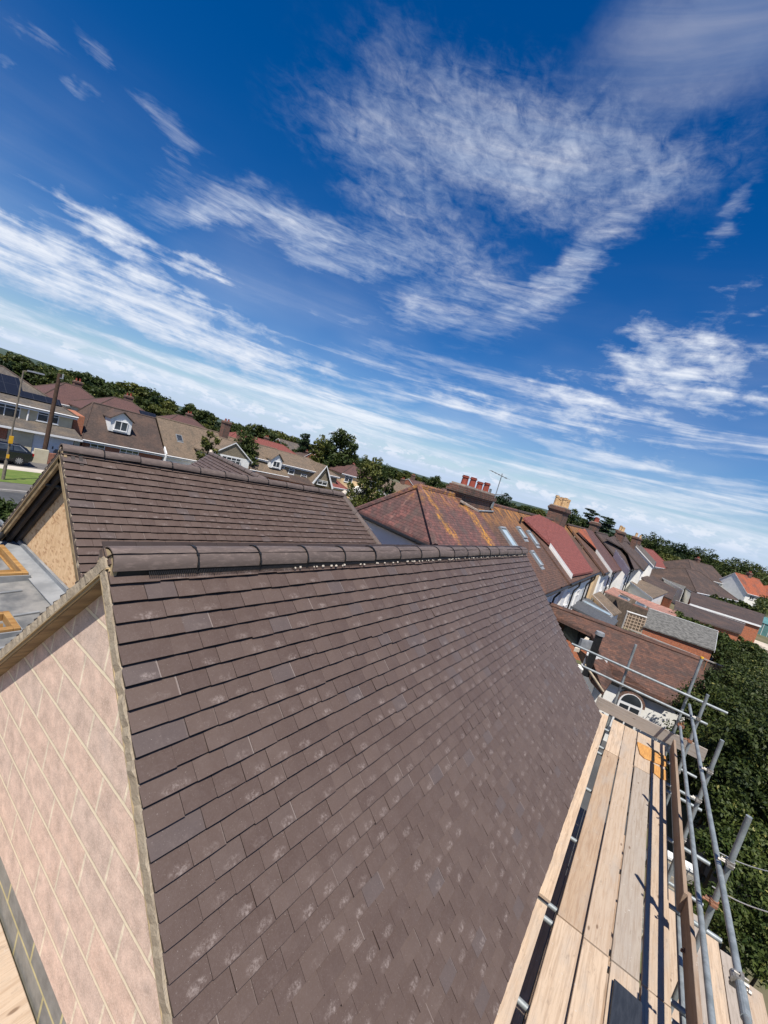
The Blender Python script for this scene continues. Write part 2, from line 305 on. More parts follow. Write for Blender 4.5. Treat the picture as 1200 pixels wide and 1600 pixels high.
def lichen_extra(nt, col):
    g = N(nt, 'ShaderNodeNewGeometry'); s = N(nt, 'ShaderNodeSeparateXYZ'); nt.links.new(g.outputs['Position'], s.inputs[0])
    n1, _ = noise(nt, g.outputs['Position'], 1.5, 6, .7); n2, _ = noise(nt, mapping(nt, uvn(nt), scale=(1.6, .5, 1)), 3.2, 7, .75)
    xw = math_n(nt, 'ADD', s.outputs[0], math_n(nt, 'MULTIPLY', math_n(nt, 'SUBTRACT', n1, .5), 1.6))
    def band(c, w): return maprange(nt, math_n(nt, 'ABSOLUTE', math_n(nt, 'SUBTRACT', xw, c)), w, w*.25)
    top = maprange(nt, s.outputs[2], -.85, -.35)
    b1 = math_n(nt, 'MULTIPLY', band(11.9, .3), .7); b2 = math_n(nt, 'MULTIPLY', band(14.9, .55), 1.1); b3 = math_n(nt, 'MULTIPLY', math_n(nt, 'MULTIPLY', top, .62), maprange(nt, n1, .38, .58))
    mk = math_n(nt, 'MAXIMUM', math_n(nt, 'MAXIMUM', b1, b2), b3)
    mk = math_n(nt, 'MULTIPLY', mk, maprange(nt, n2, .40, .60))
    n3, _ = noise(nt, uvn(nt), 11., 6, .8); n4, _ = noise(nt, mapping(nt, uvn(nt), scale=(6, 10, 1)), 1., 2, .5); mk = math_n(nt, 'MULTIPLY', mk, maprange(nt, math_n(nt, 'ADD', math_n(nt, 'MULTIPLY', n3, .6), math_n(nt, 'MULTIPLY', n4, .4)), .42, .56, .12, 1.)); mk = math_n(nt, 'MULTIPLY', mk, 1.15)
    r1, _ = noise(nt, mapping(nt, uvn(nt), scale=(2., 1., 1)), .9, 6, .7)
    col = mixc(nt, math_n(nt, 'MULTIPLY', maprange(nt, r1, .48, .66), .6), col, (.085, .07, .06))
    pale = math_n(nt, 'MULTIPLY', maprange(nt, r1, .42, .34), .35); col = mixc(nt, pale, col, (.34, .20, .16))
    mk = math_n(nt, 'MULTIPLY', mk, maprange(nt, s.outputs[0], 22., 16.))
    return mixc(nt, math_n(nt, 'MINIMUM', mk, .88), col, (.50, .235, .03))
def lichen_top(z0, z1, c=(.45, .20, .04), amt=.6):
    def f(nt, col):
        g = N(nt, 'ShaderNodeNewGeometry'); s = N(nt, 'ShaderNodeSeparateXYZ'); nt.links.new(g.outputs['Position'], s.inputs[0])
        n2, _ = noise(nt, mapping(nt, uvn(nt), scale=(1.6, .5, 1)), 2.4, 7, .75)
        return mixc(nt, math_n(nt, 'MULTIPLY', math_n(nt, 'MULTIPLY', maprange(nt, s.outputs[2], z0, z1), maprange(nt, n2, .4, .6)), amt), col, c)
    return f

M = {}
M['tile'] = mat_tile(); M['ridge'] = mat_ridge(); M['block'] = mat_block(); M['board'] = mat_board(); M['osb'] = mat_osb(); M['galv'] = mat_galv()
M['greyblock'] = brickmat('grey dense block', (.20, .195, .18), (.25, .24, .21), (.48, .42, .22), .45, .225, .01, bump=.3)
M['mixblock'] = brickmat('garden block wall', (.42, .34, .24), (.26, .27, .27), (.55, .48, .36), .45, .225, .010, bump=.4)
M['mortar'] = plain('verge mortar', (.40, .33, .24), (.28, .225, .16), .9, 9, .6, 60)
M['mortarW'] = plain('pale mortar crumbs', (.50, .45, .38), (.46, .40, .32), .9, 20, .6, 60)
M['under'] = plain('undercloak board', (.46, .35, .20), (.30, .225, .13), .8, 3, .15, 40)
M['barge'] = plain('stained soffit', (.30, .22, .12), (.16, .11, .06), .7, 2, .2, 30, stretch=(1, 4, 1))
M['black'] = plain('black plastic', (.012, .012, .013), (.02, .02, .02), .4, 8, .1, 30)
M['dark'] = plain('dark rafter timber', (.06, .05, .045), (.035, .03, .03), .8, 4, .3, 30)
M['lead'] = plain('lead flashing', (.17, .18, .19), (.26, .27, .28), .55, 3, .3, 9)
M['membrane'] = plain('grey roofing membrane', (.23, .225, .215), (.10, .105, .11), .6, 2.6, .9, 4)
M['pine'] = plain('varnished pine', (.38, .225, .085), (.25, .13, .045), .45, 3, .1, 30, stretch=(1, 8, 1))
M['glass'] = mat_glass(); M['skyglass'] = plain('roof window glass', (.38, .47, .52), (.28, .36, .40), .12, 1.5, 0, spec=.8)
M['white'] = plain('white painted render', (.82, .81, .77), (.72, .71, .67), .8, 1.2, .15, 30)
M['upvc'] = plain('white plastic frame', (.78, .78, .77), (.70, .70, .69), .35, 2, 0)
M['cream'] = plain('cream render', (.60, .54, .38), (.52, .46, .32), .85, 1.5, .15, 30)
M['peach'] = plain('peach render', (.66, .47, .27), (.56, .40, .23), .85, 1.5, .15, 30)
M['pebble'] = plain('pebbledash render', (.46, .43, .37), (.34, .31, .26), .9, 12, .4, 50)
M['brick'] = brickmat('red brick', (.36, .10, .045), (.27, .075, .04), (.25, .2, .16))
M['brickO'] = brickmat('orange brick', (.46, .13, .05), (.38, .10, .04), (.28, .2, .15))
M['brickD'] = brickmat('chimney brick', (.20, .085, .055), (.12, .06, .045), (.16, .13, .11), big=(.09, .075, .06), bigs=1.5)
M['stone'] = brickmat('buff stone cladding', (.27, .22, .15), (.20, .16, .11), (.2, .18, .14), .3, .12)
M['pot_red'] = plain('red clay pot', (.30, .07, .045), (.20, .045, .03), .7, 4, .1, 20)
M['pot_buff'] = plain('buff clay pot', (.62, .42, .22), (.45, .28, .14), .7, 4, .1, 20)
M['cement'] = plain('cement flaunching', (.42, .36, .30), (.30, .22, .17), .9, 6, .3, 20)
M['asphalt'] = plain('asphalt', (.075, .078, .082), (.055, .057, .06), .9, 1, .2, 40)
M['footway'] = plain('footway asphalt', (.13, .12, .115), (.10, .095, .09), .9, 1.3, .2, 40)
M['kerb'] = plain('kerb concrete', (.36, .34, .31), (.28, .26, .24), .9, 2, .2, 20)
M['concrete'] = plain('pale concrete', (.50, .45, .38), (.40, .36, .30), .9, .6, .15, 20)
M['grass'] = plain('mown grass', (.085, .135, .025), (.13, .165, .04), .95, 1.2, .8, 25)
M['earth'] = plain('garden ground', (.075, .085, .04), (.14, .12, .075), .95, .35, .5, 6)
M['hill'] = plain('distant wooded hill', (.05, .075, .06), (.035, .055, .045), 1., .004, 0)
M['solar'] = brickmat('solar panel', (.012, .014, .020), (.014, .016, .024), (.035, .037, .045), 1.0, 1.65, .02, .2, bump=0.05, offset=0.)
M['paint'] = plain('black car paint', (.010, .011, .014), (.012, .013, .017), .18, 1, 0, spec=.7)
M['tyre'] = plain('tyre rubber', (.015, .015, .015), (.02, .02, .02), .85, 8, .2, 30)
M['alloy'] = plain('alloy wheel', (.45, .45, .46), (.35, .35, .36), .35, 4, 0, metal=.6)
M['redlens'] = plain('red lamp lens', (.35, .01, .01), (.25, .01, .01), .25, 4, 0)
M['pole'] = plain('creosoted pole', (.085, .05, .032), (.05, .03, .022), .85, 3, .3, 20, stretch=(1, 1, 1))
M['lamppost'] = plain('weathered lamp column', (.20, .17, .13), (.12, .10, .08), .7, 3, .1, 20)
M['yellow'] = plain('yellow plastic', (.75, .42, .03), (.62, .34, .02), .5, 4, .1, 20)
M['ply'] = plain('orange plywood', (.58, .30, .09), (.42, .20, .06), .6, 4, .2, 20, stretch=(1.5, 14, 1))
M['sheet'] = plain('black roofing slate', (.022, .026, .034), (.035, .04, .05), .45, 5, .25, 30, stretch=(1, 6, 1))
M['rust'] = plain('rusty coupler steel', (.30, .13, .07), (.16, .09, .06), .7, 14, .4, 40)
M['steel'] = plain('coupler steel', (.34, .33, .31), (.17, .15, .13), .5, 14, .3, 40, metal=.4)
M['felt'] = plain('grey green felt roof', (.13, .15, .13), (.17, .19, .17), .85, 1.2, .2, 10)
M['ghglass'] = plain('greenhouse glass', (.10, .24, .24), (.08, .17, .18), .15, 2, 0, spec=.7)
M['slate'] = brickmat('grey slate', (.088, .090, .094), (.076, .078, .084), (.07, .08, .09), .3, .2, .006, .6, bump=.3)
M['corrug'] = plain('weathered cement sheet', (.17, .165, .15), (.07, .068, .062), .95, 3.5, .6, 12, stretch=(1.2, 1, 1), contrast=(.4, .62))
M['fence'] = plain('weathered fence boards', (.16, .12, .09), (.09, .07, .055), .9, 3, .4, 20)
M['trellis'] = plain('pale trellis', (.50, .38, .27), (.38, .28, .2), .85, 6, .2, 20)
M['pinktile'] = rooftile_mat('salmon roof tile', (.36, .185, .14), (.32, .16, .125), bw=.3, bh=.3, big=(.26, .15, .12), bigs=1.)
M['rose'] = rooftile_mat('rosemary clay tile', (.140, .068, .046), (.075, .045, .037), big=(.06, .042, .036), bigs=1.6, contrast=(.42, .75))
M['lichen'] = rooftile_mat('lichen covered clay tile', (.185, .078, .066), (.095, .052, .048), big=(.085, .055, .050), bigs=1.2, contrast=(.42, .75), extra=lichen_extra)
M['brown1'] = rooftile_mat('brown plain tile', (.120, .066, .048), (.072, .047, .038), big=(.135, .07, .046), bigs=.7, extra=lichen_top(-1.4, -.4))
M['newred'] = rooftile_mat('new red tile', (.21, .065, .052), (.18, .058, .048), line=.75)
M['orangered'] = rooftile_mat('orange clay tile', (.36, .10, .045), (.28, .08, .04), big=(.16, .07, .05), bigs=.5)
M['brown2'] = rooftile_mat('dark brown tile', (.080, .056, .046), (.060, .046, .040), big=(.105, .068, .052), bigs=.6)
M['purple'] = rooftile_mat('dull purple tile', (.125, .065, .055), (.10, .055, .05), big=(.09, .05, .046), bigs=.4)
M['tan'] = rooftile_mat('moss stained tan tile', (.20, .145, .10), (.16, .12, .085), big=(.12, .095, .07), bigs=1.1)
M['greybrown'] = rooftile_mat('grey brown tile', (.115, .10, .088), (.09, .08, .07), big=(.15, .12, .09), bigs=.8)
M['leafA'] = mat_leaf('oak leaves', (.018, .036, .008), (.072, .092, .022), (.13, .14, .04))
M['leafB'] = mat_leaf('dark pine foliage', (.012, .028, .012), (.035, .058, .020))
M['leafC'] = mat_leaf('olive leaves', (.045, .060, .012), (.13, .135, .030), (.19, .17, .05))
M['leafD'] = mat_leaf('deep garden foliage', (.016, .030, .007), (.085, .105, .024), (.22, .21, .06))
M['leafE'] = mat_leaf('bright shrub leaves', (.025, .045, .010), (.10, .125, .028), (.24, .23, .07))
M['trunk'] = plain('bark', (.09, .065, .045), (.05, .038, .028), .95, 6, .6, 20)

# ------------------------------------------------------------------ mesh building
class MB:
    def __init__(s): s.v = []; s.f = []; s.uv = []; s.t = []; s.t2 = []; s.auto = []
    def face(s, pts, uv=None, t=.5, t2=.5):
        i = len(s.v); s.v += [tuple(p) for p in pts]; s.f.append(tuple(range(i, i+len(pts))))
        s.uv.append(uv); s.t.append(t); s.t2.append(t2)
    def box(s, o, a, b, c, t=.5, t2=.5, topuv=None):
        o, a, b, c = Vector(o), Vector(a), Vector(b), Vector(c)
        if a.cross(b).dot(c) < 0: a, b = b, a
        p = [o, o+a, o+a+b, o+b, o+c, o+a+c, o+a+b+c, o+b+c]
        for q in ((3, 2, 1, 0), (4, 5, 6, 7), (0, 1, 5, 4), (1, 2, 6, 5), (2, 3, 7, 6), (3, 0, 4, 7)): s.face([p[k] for k in q], None, t, t2)
        return s
    def cbox(s, x0, x1, y0, y1, z0, z1, **k): return s.box((x0, y0, z0), (x1-x0, 0, 0), (0, y1-y0, 0), (0, 0, z1-z0), **k)
    def prism(s, poly, d, t=.5):
        poly = [Vector(p) for p in poly]; d = Vector(d); n = Vector((0, 0, 0))
        for i in range(len(poly)): n += poly[i].cross(poly[(i+1) % len(poly)])
        if n.dot(d) > 0: poly = poly[::-1]
        q = [p+d for p in poly]; s.face(poly, None, t); s.face(q[::-1], None, t); k = len(poly)
        for i in range(k): j = (i+1) % k; s.face([poly[j], poly[i], q[i], q[j]], None, t)
        return s
    def tube(s, p, q, r, n=12, r2=None, cap=True, t=.5):
        p, q = Vector(p), Vector(q); d = (q-p).normalized(); a = d.orthogonal().normalized(); b = d.cross(a); r2 = r if r2 is None else r2
        P = [p+(a*math.cos(2*math.pi*i/n)+b*math.sin(2*math.pi*i/n))*r for i in range(n)]
        Q = [q+(a*math.cos(2*math.pi*i/n)+b*math.sin(2*math.pi*i/n))*r2 for i in range(n)]
        for i in range(n): j = (i+1) % n; s.face([P[i], P[j], Q[j], Q[i]], None, t)
        if cap: s.face(P[::-1], None, t); s.face(Q, None, t)
        return s
    def build(s, name, mat, parent=None, base=None, smooth=False):
        me = bpy.data.meshes.new(name); off = Vector((0, 0, 0))
        if parent is not None:
            pr = parent
            while pr is not None: off += Vector(pr.location); pr = pr.parent
        b = Vector(base) if base is not None else off
        V = np.array(s.v, dtype=np.float64) - np.array(b)
        me.from_pydata(V.tolist(), [], s.f); me.materials.append(mat)
        uvl = me.uv_layers.new(name='uv'); out = []
        for f, u in zip(s.f, s.uv):
            if u is not None:
                for a in u: out += [a[0], a[1]]
                continue
            P = [Vector(s.v[i]) for i in f]; n = Vector((0, 0, 0))
            for i in range(len(P)): n += (P[i]-P[0]).cross(P[(i+1) % len(P)]-P[0])
            n = n.normalized() if n.length > 1e-12 else Vector((0, 0, 1))
            ux = Vector((0, 0, 1)).cross(n)
            ux = ux.normalized() if ux.length > .05 else Vector((1, 0, 0))
            if abs(n.z) < .3 and abs(ux.x) < .2 and False: pass
            vy = n.cross(ux)
            for p in P: out += [p.dot(ux), p.dot(vy)]
        uvl.data.foreach_set('uv', out)
        for nm, arr in (('tint', s.t), ('tint2', s.t2)):
            at = me.attributes.new(nm, 'FLOAT', 'FACE'); at.data.foreach_set('value', arr)
        if smooth: me.polygons.foreach_set('use_smooth', [True]*len(me.polygons))
        o = bpy.data.objects.new(name, me); COL.objects.link(o)
        if parent is not None: o.parent = parent; o.location = b-off
        else: o.location = b
        return o
def weld(o, d=.0005):
    import bmesh
    bm = bmesh.new(); bm.from_mesh(o.data); bmesh.ops.remove_doubles(bm, verts=bm.verts, dist=d); bm.to_mesh(o.data); bm.free()
def bevel(o, w, seg=1):
    weld(o); m = o.modifiers.new('bevel', 'BEVEL'); m.width = w; m.segments = seg; m.limit_method = 'ANGLE'; m.angle_limit = R_(40)
def tag(o, label=None, cat=None, group=None, kind=None):
    if label: o['label'] = label
    if cat: o['category'] = cat
    if group: o['group'] = group
    if kind: o['kind'] = kind
    return o
def thing(name, loc, label, cat, group=None):
    o = bpy.data.objects.new(name, None); COL.objects.link(o); o.location = loc; o.empty_display_size = .2
    return tag(o, label, cat, group)
def copy_tree(o, parent=None):
    c = o.copy(); COL.objects.link(c); c.parent = parent
    for ch in list(o.children):
        copy_tree(ch, c)
    return c
G = -7.8

# ------------------------------------------------------------------ the setting
b = MB()
b.face([(-300, -900, G-.004), (3800, -1500, G-.004), (3800, 3500, G-.004), (-900, 2600, G-.004)]); tag(b.build('ground', M['earth']), kind='structure')
b = MB().cbox(-120, 320, 24.5, 32.8, G-.1, G+.0); tag(b.build('road', M['asphalt']), kind='structure')
b = MB(); b.cbox(-120, 320, 32.8, 32.95, G-.1, G+.12); b.cbox(-120, 320, 24.3, 24.5, G-.1, G+.12); tag(b.build('kerb', M['kerb']), kind='structure')
b = MB().cbox(-120, 320, 32.95, 35.0, G-.1, G+.11); tag(b.build('pavement', M['footway']), kind='structure')
b = MB().cbox(-120, 320, 35.0, 39.4, G-.1, G+.13); tag(b.build('grass_verge', M['grass']), kind='structure')
b = MB().cbox(-120, 320, 39.4, 41.0, G-.1, G+.11); tag(b.build('path', M['concrete']), kind='structure')
b = MB().cbox(-20, 18.2, 41.0, 50, G-.1, G+.05); tag(b.build('driveway', M['footway']), kind='structure')
b = MB(); pts = []
for i in range(61):
    az = R_(100-i*2.2); h = 18+34*max(0, math.sin(i*.16+.6))*math.exp(-((i-7)/7.)**2)+9*math.sin(i*.5)*.5+7*math.sin(i*.21)
    pts.append((Vector((math.cos(az)*2300, math.sin(az)*2300, 0)), h))
for (p, h), (q, g) in zip(pts[:-1], pts[1:]):
    k = 1.5
    b.face([(p.x, p.y, G-2), (q.x, q.y, G-2), (q.x*1.12, q.y*1.12, max(g, 1)), (p.x*1.12, p.y*1.12, max(h, 1))])
    b.face([(p.x*1.12, p.y*1.12, max(h, 1)), (q.x*1.12, q.y*1.12, max(g, 1)), (q.x*k, q.y*k, G-2), (p.x*k, p.y*k, G-2)])
tag(b.build('hills', M['hill']), kind='structure')
# ------------------------------------------------------------------ foreground tiled roofs
def tiled_slope(name, parent, O, u, s, L, rows, mat, grow=0., gauge=.1, w=.165, seed=1, x_end_clip=None):
    """rows of separate overlapping tiles; O = start of the slope's top edge, u along, s down the slope"""
    rg = np.random.default_rng(seed); O, u, s = Vector(O), Vector(u).normalized(), Vector(s).normalized()
    n = u.cross(s); n = n if n.z > 0 else -n
    mb = MB(); flip = u.cross(s).dot(n) > 0
    TH = .015; TAIL = .031; HEAD = .006; LEN = .135
    for k in range(rows):
        d1 = (k+1)*gauge; d0 = d1-LEN; end = L+grow*(d1-gauge*.5)
        x = 0.; i = 0; wob = rg.normal(0, .0012)
        while x < end-.03:
            ww = w*1.5 if (i == 0 and k % 2 == 1) else w
            x1 = min(x+ww, end); jt = rg.normal(0, .0018)+wob; jh = rg.normal(0, .0011); tw = rg.normal(0, .0012)
            if rg.random() < .05: jt += .005
            g = .0006+abs(rg.normal(0, .0005))
            a, b = x+g, x1-g; t, t2 = rg.random(), rg.random(); lift = .0025
            def P(xx, dd, h): return O+u*xx+s*dd+n*h
            mid = (a+b)/2
            hz = [TAIL+jh-tw, TAIL+lift+jh, TAIL+jh+tw]
            xs = [a, mid, b]
            bt = [P(xs[q], d1+jt, hz[q]-TAIL) for q in range(3)]          # tail, shifted so tail top lies on the plane
            tp = [P(xs[q], d0, HEAD-TAIL+(lift if q == 1 else 0)) for q in range(3)]
            lo = [p-n*TH for p in bt]; th = [p-n*(HEAD*.5) for p in tp]
            def F(ps, uv=None):
                if flip: ps = ps[::-1]; uv = uv[::-1] if uv else None
                mb.face(ps, uv, t, t2)
            uu = [(xs[q]-a)/(b-a) for q in range(3)]
            for q in (0, 1):
                F([bt[q+1], bt[q], tp[q], tp[q+1]][::1], [(uu[q+1], 0), (uu[q], 0), (uu[q], 1.35), (uu[q+1], 1.35)])
                F([lo[q+1], lo[q], bt[q], bt[q+1]], [(.5, 1.2)]*4)
            F([bt[0], lo[0], th[0], tp[0]], [(0, 1.1)]*4); F([lo[2], bt[2], tp[2], th[2]], [(0, 1.1)]*4)
            F([lo[0], lo[2], th[2], th[0]], [(.5, 1.2)]*4)
            x = x1; i += 1
    # closed deck under the tiles
    a, b = O-n*.034, O+u*L-n*.034; e = (rows*gauge-.02)
    mb.prism([a, b, b+u*grow*e+s*e, a+s*e], -n*.03, t=.3)
    return mb.build(name, mat, parent)
def ridge_run(parent, A, B, r, n, tmat, comb=True, piece=.45, skip_end=0):
    A, B = Vector(A), Vector(B); d = (B-A).normalized(); L = (B-A).length
    side = Vector((0, 0, 1)).cross(d).normalized(); up = d.cross(side)
    nn = max(1, round(L/piece)); pl = L/nn
    for i in range(nn):
        mb = MB(); p0 = A+d*(i*pl+.004); p1 = A+d*((i+1)*pl-.004); h = random.gauss(0, .0025); tl = random.gauss(0, .003)
        K = 12; ring = []
        for (c, ro) in ((p0, r), (p1, r)):
            o = []; inn = []
            for k in range(K+1):
                a = -.06+math.pi*k/K*(1+.038)
                o.append(c+side*math.cos(a)*ro+up*(math.sin(a)*ro+h+(tl if c is p1 else -tl)))
                inn.append(c+side*math.cos(a)*(ro-.016)+up*(math.sin(a)*(ro-.016)+h))
            ring.append((o, inn))
        (o0, i0), (o1, i1) = ring
        for k in range(K):
            mb.face([o0[k+1], o0[k], o1[k], o1[k+1]]); mb.face([i0[k], i0[k+1], i1[k+1], i1[k]])
            mb.face([o0[k], o0[k+1], i0[k+1], i0[k]]); mb.face([o1[k+1], o1[k], i1[k], i1[k+1]])
        mb.face([o0[0], i0[0], i1[0], o1[0]]); mb.face([i0[K], o0[K], o1[K], i1[K]])
        o = mb.build('ridge_tile', tmat, parent); weld(o)
        o.data.polygons.foreach_set('use_smooth', [True]*len(o.data.polygons)); md = o.modifiers.new('es', 'EDGE_SPLIT'); md.split_angle = R_(40)
        if i and comb:
            # black union between two ridge tiles: a thin strap with ragged lugs
            j = MB(); c = A+d*(i*pl)
            for k in range(18):
                a = -.1+math.pi*k/17*1.06; a2 = a+.19; rr = r+.002+h
                q0 = c+side*math.cos(a)*rr+up*math.sin(a)*rr; q1 = c+side*math.cos(a2)*rr+up*math.sin(a2)*rr
                wd = .006+(.017*random.random() if k in (2, 5, 8, 9, 12, 15) else .003*random.random())
                j.box(q0-d*wd*.5, d*wd, q1-q0, (q0-c).normalized()*.006)
            j.build('ridge_union', M['black'], parent)

X0 = 1.0; YR = 2.18
h1 = thing('tiled_house', (4.9, 1.9, G), 'nearest new brown tiled pitched roof with block gable, in the foreground', 'house')
# slopes
s_r = Vector((0, -.676, -.737)); s_l = Vector((0, .725, -.689))
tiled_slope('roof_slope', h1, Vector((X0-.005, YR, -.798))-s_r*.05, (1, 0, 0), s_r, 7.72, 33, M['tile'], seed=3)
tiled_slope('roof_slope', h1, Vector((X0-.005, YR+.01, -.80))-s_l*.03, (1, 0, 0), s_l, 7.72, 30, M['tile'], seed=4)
ridge_run(h1, (X0+.0, YR+.005, -.848), (8.72, YR+.005, -.848), .092, 17, M['ridge'])
# ridge roll combs peeping out below the ridge tiles
for sd in (-1, 1):
    mb = MB(); x = X0+.18
    while x < 8.6:
        mb.box((x, YR+.005+sd*.088, -.868), (.004, 0, 0), (0, sd*.016, -.016), (0, 0, .006)); x += .011
    mb.box((X0+.03, YR+.005+sd*.074, -.885), (7.6, 0, 0), (0, sd*.006, 0), (0, 0, .05))
    mb.build('ridge_vent', M['black'], h1)
# pale dabs of mortar squeezed from under the ridge
mb = MB()
for i in range(110):
    x = 2.2+random.random()**.8*6.4; mb.box((x, YR-.098-random.random()*.008, -.884+random.random()*.006), (.005+random.random()*.02, 0, 0), (0, -.004, -.004), (0, .003, .004+random.random()*.005))
mb.build('mortar_crumbs', M['mortarW'], h1)
# verge: mortar bed, undercloak
def verge(parent, A, s, L, xo, thick=.05, matb='mortar', rough=.004, inward=1):
    A, s = Vector(A), Vector(s).normalized(); n = Vector((1, 0, 0)).cross(s); n = n if n.z > 0 else -n
    mb = MB(); k = int(L/.035); prev = None
    for i in range(k+1):
        d = L*i/k; c = A+s*d; j = random.gauss(0, rough); j2 = random.gauss(0, rough*.6)
        cur = [Vector((xo+j, c.y, c.z))-n*(.013+j2*.3), Vector((xo+j*.5, c.y, c.z))-n*(.036+thick), Vector((xo+.09, c.y, c.z))-n*(.036+thick), Vector((xo+.09, c.y, c.z))-n*.038]
        if prev:
            for q in range(4):
                r = (q+1) % 4; mb.face([prev[q], prev[r], cur[r], cur[q]] if s.y < 0 else [prev[r], prev[q], cur[q], cur[r]])
        else: mb.face(cur)
        prev = cur
    mb.face(prev[::-1])
    return mb.build('verge_mortar', M[matb], parent)
verge(h1, (X0, YR, -.80), s_r, 3.25, X0-.014, .030); verge(h1, (X0, YR, -.80), s_l, 2.95, X0-.014, .030)
verge(h1, (X0, YR, -.80), s_r, 3.25, 8.62, .022)
mb = MB()
for s, L in ((s_r, 3.28), (s_l, 2.98)):
    n = Vector((1, 0, 0)).cross(s); n = n if n.z > 0 else -n
    A = Vector((X0-.014, YR, -.80))-n*.067
    mb.box(A, (.20, 0, 0), s*L, -n*.007)
mb.build('undercloak', M['under'], h1)
mb = MB()
for s, L in ((s_r, 3.28), (s_l, 2.98)):
    n = Vector((1, 0, 0)).cross(s); n = n if n.z > 0 else -n
    A = Vector((X0-.002, YR, -.80))-n*.075
    mb.box(A, (.010, 0, 0), s*L, -n*.012)
mb.build('fillet', M['under'], h1)
mb = MB()
for s, L in ((s_r, 3.2), (s_l, 2.9)):
    n = Vector((1, 0, 0)).cross(s); n = n if n.z > 0 else -n
    A = Vector((X0+.009, YR, -.81))-n*.076
    mb.box(A, (.088, 0, 0), s*L, -n*.010)
mb.build('soffit_board', M['barge'], h1)
# ridge end filled with mortar
mb = MB(); c = Vector((X0+.004, YR+.005, -.842)); ring = [c+Vector((0, math.cos(a)*.092, math.sin(a)*.092)) for a in [math.pi*k/14 for k in range(15)]]
ring += [c+Vector((0, -.085, -.075)), c+Vector((0, 0, .005)), c+Vector((0, .085, -.07))]
mb.prism([c+Vector((0, math.cos(a)*.078, math.sin(a)*.078)) for a in [math.pi*k/14 for k in range(15)]]+[c+Vector((0, -.075, -.07)), c+Vector((0, .075, -.07))], (.14, 0, 0))
mb.build('ridge_end_mortar', M['under'], h1)
# gable wall
XW = 1.098; zt = -.912
def rake(y): return zt-abs(y-YR)*(1.09 if y < YR else .95)
mb = MB(); yl, yr = 5.1, -.06; zb = -3.235
mb.prism([(XW, YR, zt), (XW, yr, rake(yr)), (XW, yr, zb), (XW, yl, zb), (XW, yl, max(rake(yl), zb))], (.1, 0, 0)); mb.build('gable_wall', M['block'], h1)
mb = MB().cbox(XW+.002, XW+.1, yr, 5.1, G, zb-.001); mb.build('lower_wall', M['greyblock'], h1)
mb = MB().cbox(XW+.102, 8.6, .04, .14, G, -3.42); mb.cbox(8.5, 8.6, .142, 5.1, G, -3.4)
mb.prism([(8.5, YR, -.93), (8.5, .15, -3.15), (8.5, .15, -3.399), (8.5, 4.8, -3.399)], (.1, 0, 0)); mb.build('wall', M['block'], h1)
# eaves: fascia and gutterless edge
mb = MB().cbox(X0+.05, 8.66, .01, .032, -3.42, -3.245); mb.build('fascia', M['dark'], h1)
# ---- second roof behind, hipped at its far end
h2 = thing('hipped_house', (4.6, 5.86, G), 'second new brown tiled roof behind, with board clad gable and hipped far end', 'house')
A2 = Vector((1.94, 5.86, -.80)); sr2 = Vector((0, -.72, -.694)); sl2 = Vector((0, .72, -.694))
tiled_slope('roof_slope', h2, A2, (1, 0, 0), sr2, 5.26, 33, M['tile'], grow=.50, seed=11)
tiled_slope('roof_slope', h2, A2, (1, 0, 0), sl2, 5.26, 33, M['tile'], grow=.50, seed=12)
he = 3.25; e1 = A2+Vector((5.26+.5*he, 0, 0))+sr2*he; e2 = A2+Vector((5.26+.5*he, 0, 0))+sl2*he; ap = A2+Vector((5.26, 0, 0))
dn = ((e1-ap).cross(e2-ap)).normalized(); dn = dn if dn.x > 0 else -dn
mb = MB(); mb.prism([ap-dn*.02, e1-dn*.02, e2-dn*.02], -dn*.05); mb.build('hip_slope', M['brown2'], h2)
ridge_run(h2, (1.94, 5.86, -.826), (7.18, 5.86, -.826), .072, 12, M['ridge'])
ridge_run(h2, Vector((7.16, 5.86, -.87)), e1-Vector((0, 0, .06)), .085, 9, M['ridge'], comb=False)
ridge_run(h2, Vector((7.16, 5.86, -.87)), e2-Vector((0, 0, .06)), .085, 9, M['ridge'], comb=False)
mb = MB().tube((7.15, 5.86, -.80), (7.22, 5.86, -.735), .06, 9, .045); mb.build('hip_end_mortar', M['mortarW'], h2)
verge(h2, A2, sr2, 3.2, 1.944, .03); verge(h2, A2, sl2, 3.2, 1.944, .03)
for s, mat_, off, w0, w1, dz in ((sr2, 'under', .068, 0, .22, .008), (sl2, 'under', .068, 0, .22, .008), (sr2, 'barge', .078, .02, .05, .10), (sl2, 'barge', .078, .02, .05, .06),
                                 (sl2, 'dark', .080, .09, .13, .10), (sl2, 'dark', .080, .17, .21, .14), (sr2, 'dark', .080, .12, .2, .1)):
    n = Vector((1, 0, 0)).cross(s); n = n if n.z > 0 else -n
    MB().box(Vector((1.94+w0, 5.86, -.80))-n*off, (w1-w0, 0, 0), s*3.2, -n*dz).build({'under': 'undercloak', 'barge': 'barge_board', 'dark': 'ladder_rafter'}[mat_], M[mat_], h2)
mb = MB(); XO = 2.16; mb.prism([(XO, 5.86, -.90), (XO, 3.6, -3.08), (XO, 8.1, -3.08)], (.05, 0, 0)); mb.build('gable_board', M['osb'], h2)
mb = MB().cbox(XO+.01, XO+.1, 3.5, 8.2, G, -3.082); mb.cbox(XO+.102, 8.6, 3.7, 3.8, G, -3.1); mb.cbox(XO+.102, 8.6, 7.9, 8.0, G, -3.1); mb.cbox(8.5, 8.6, 3.802, 7.898, G, -3.1); mb.build('wall', M['block'], h2)
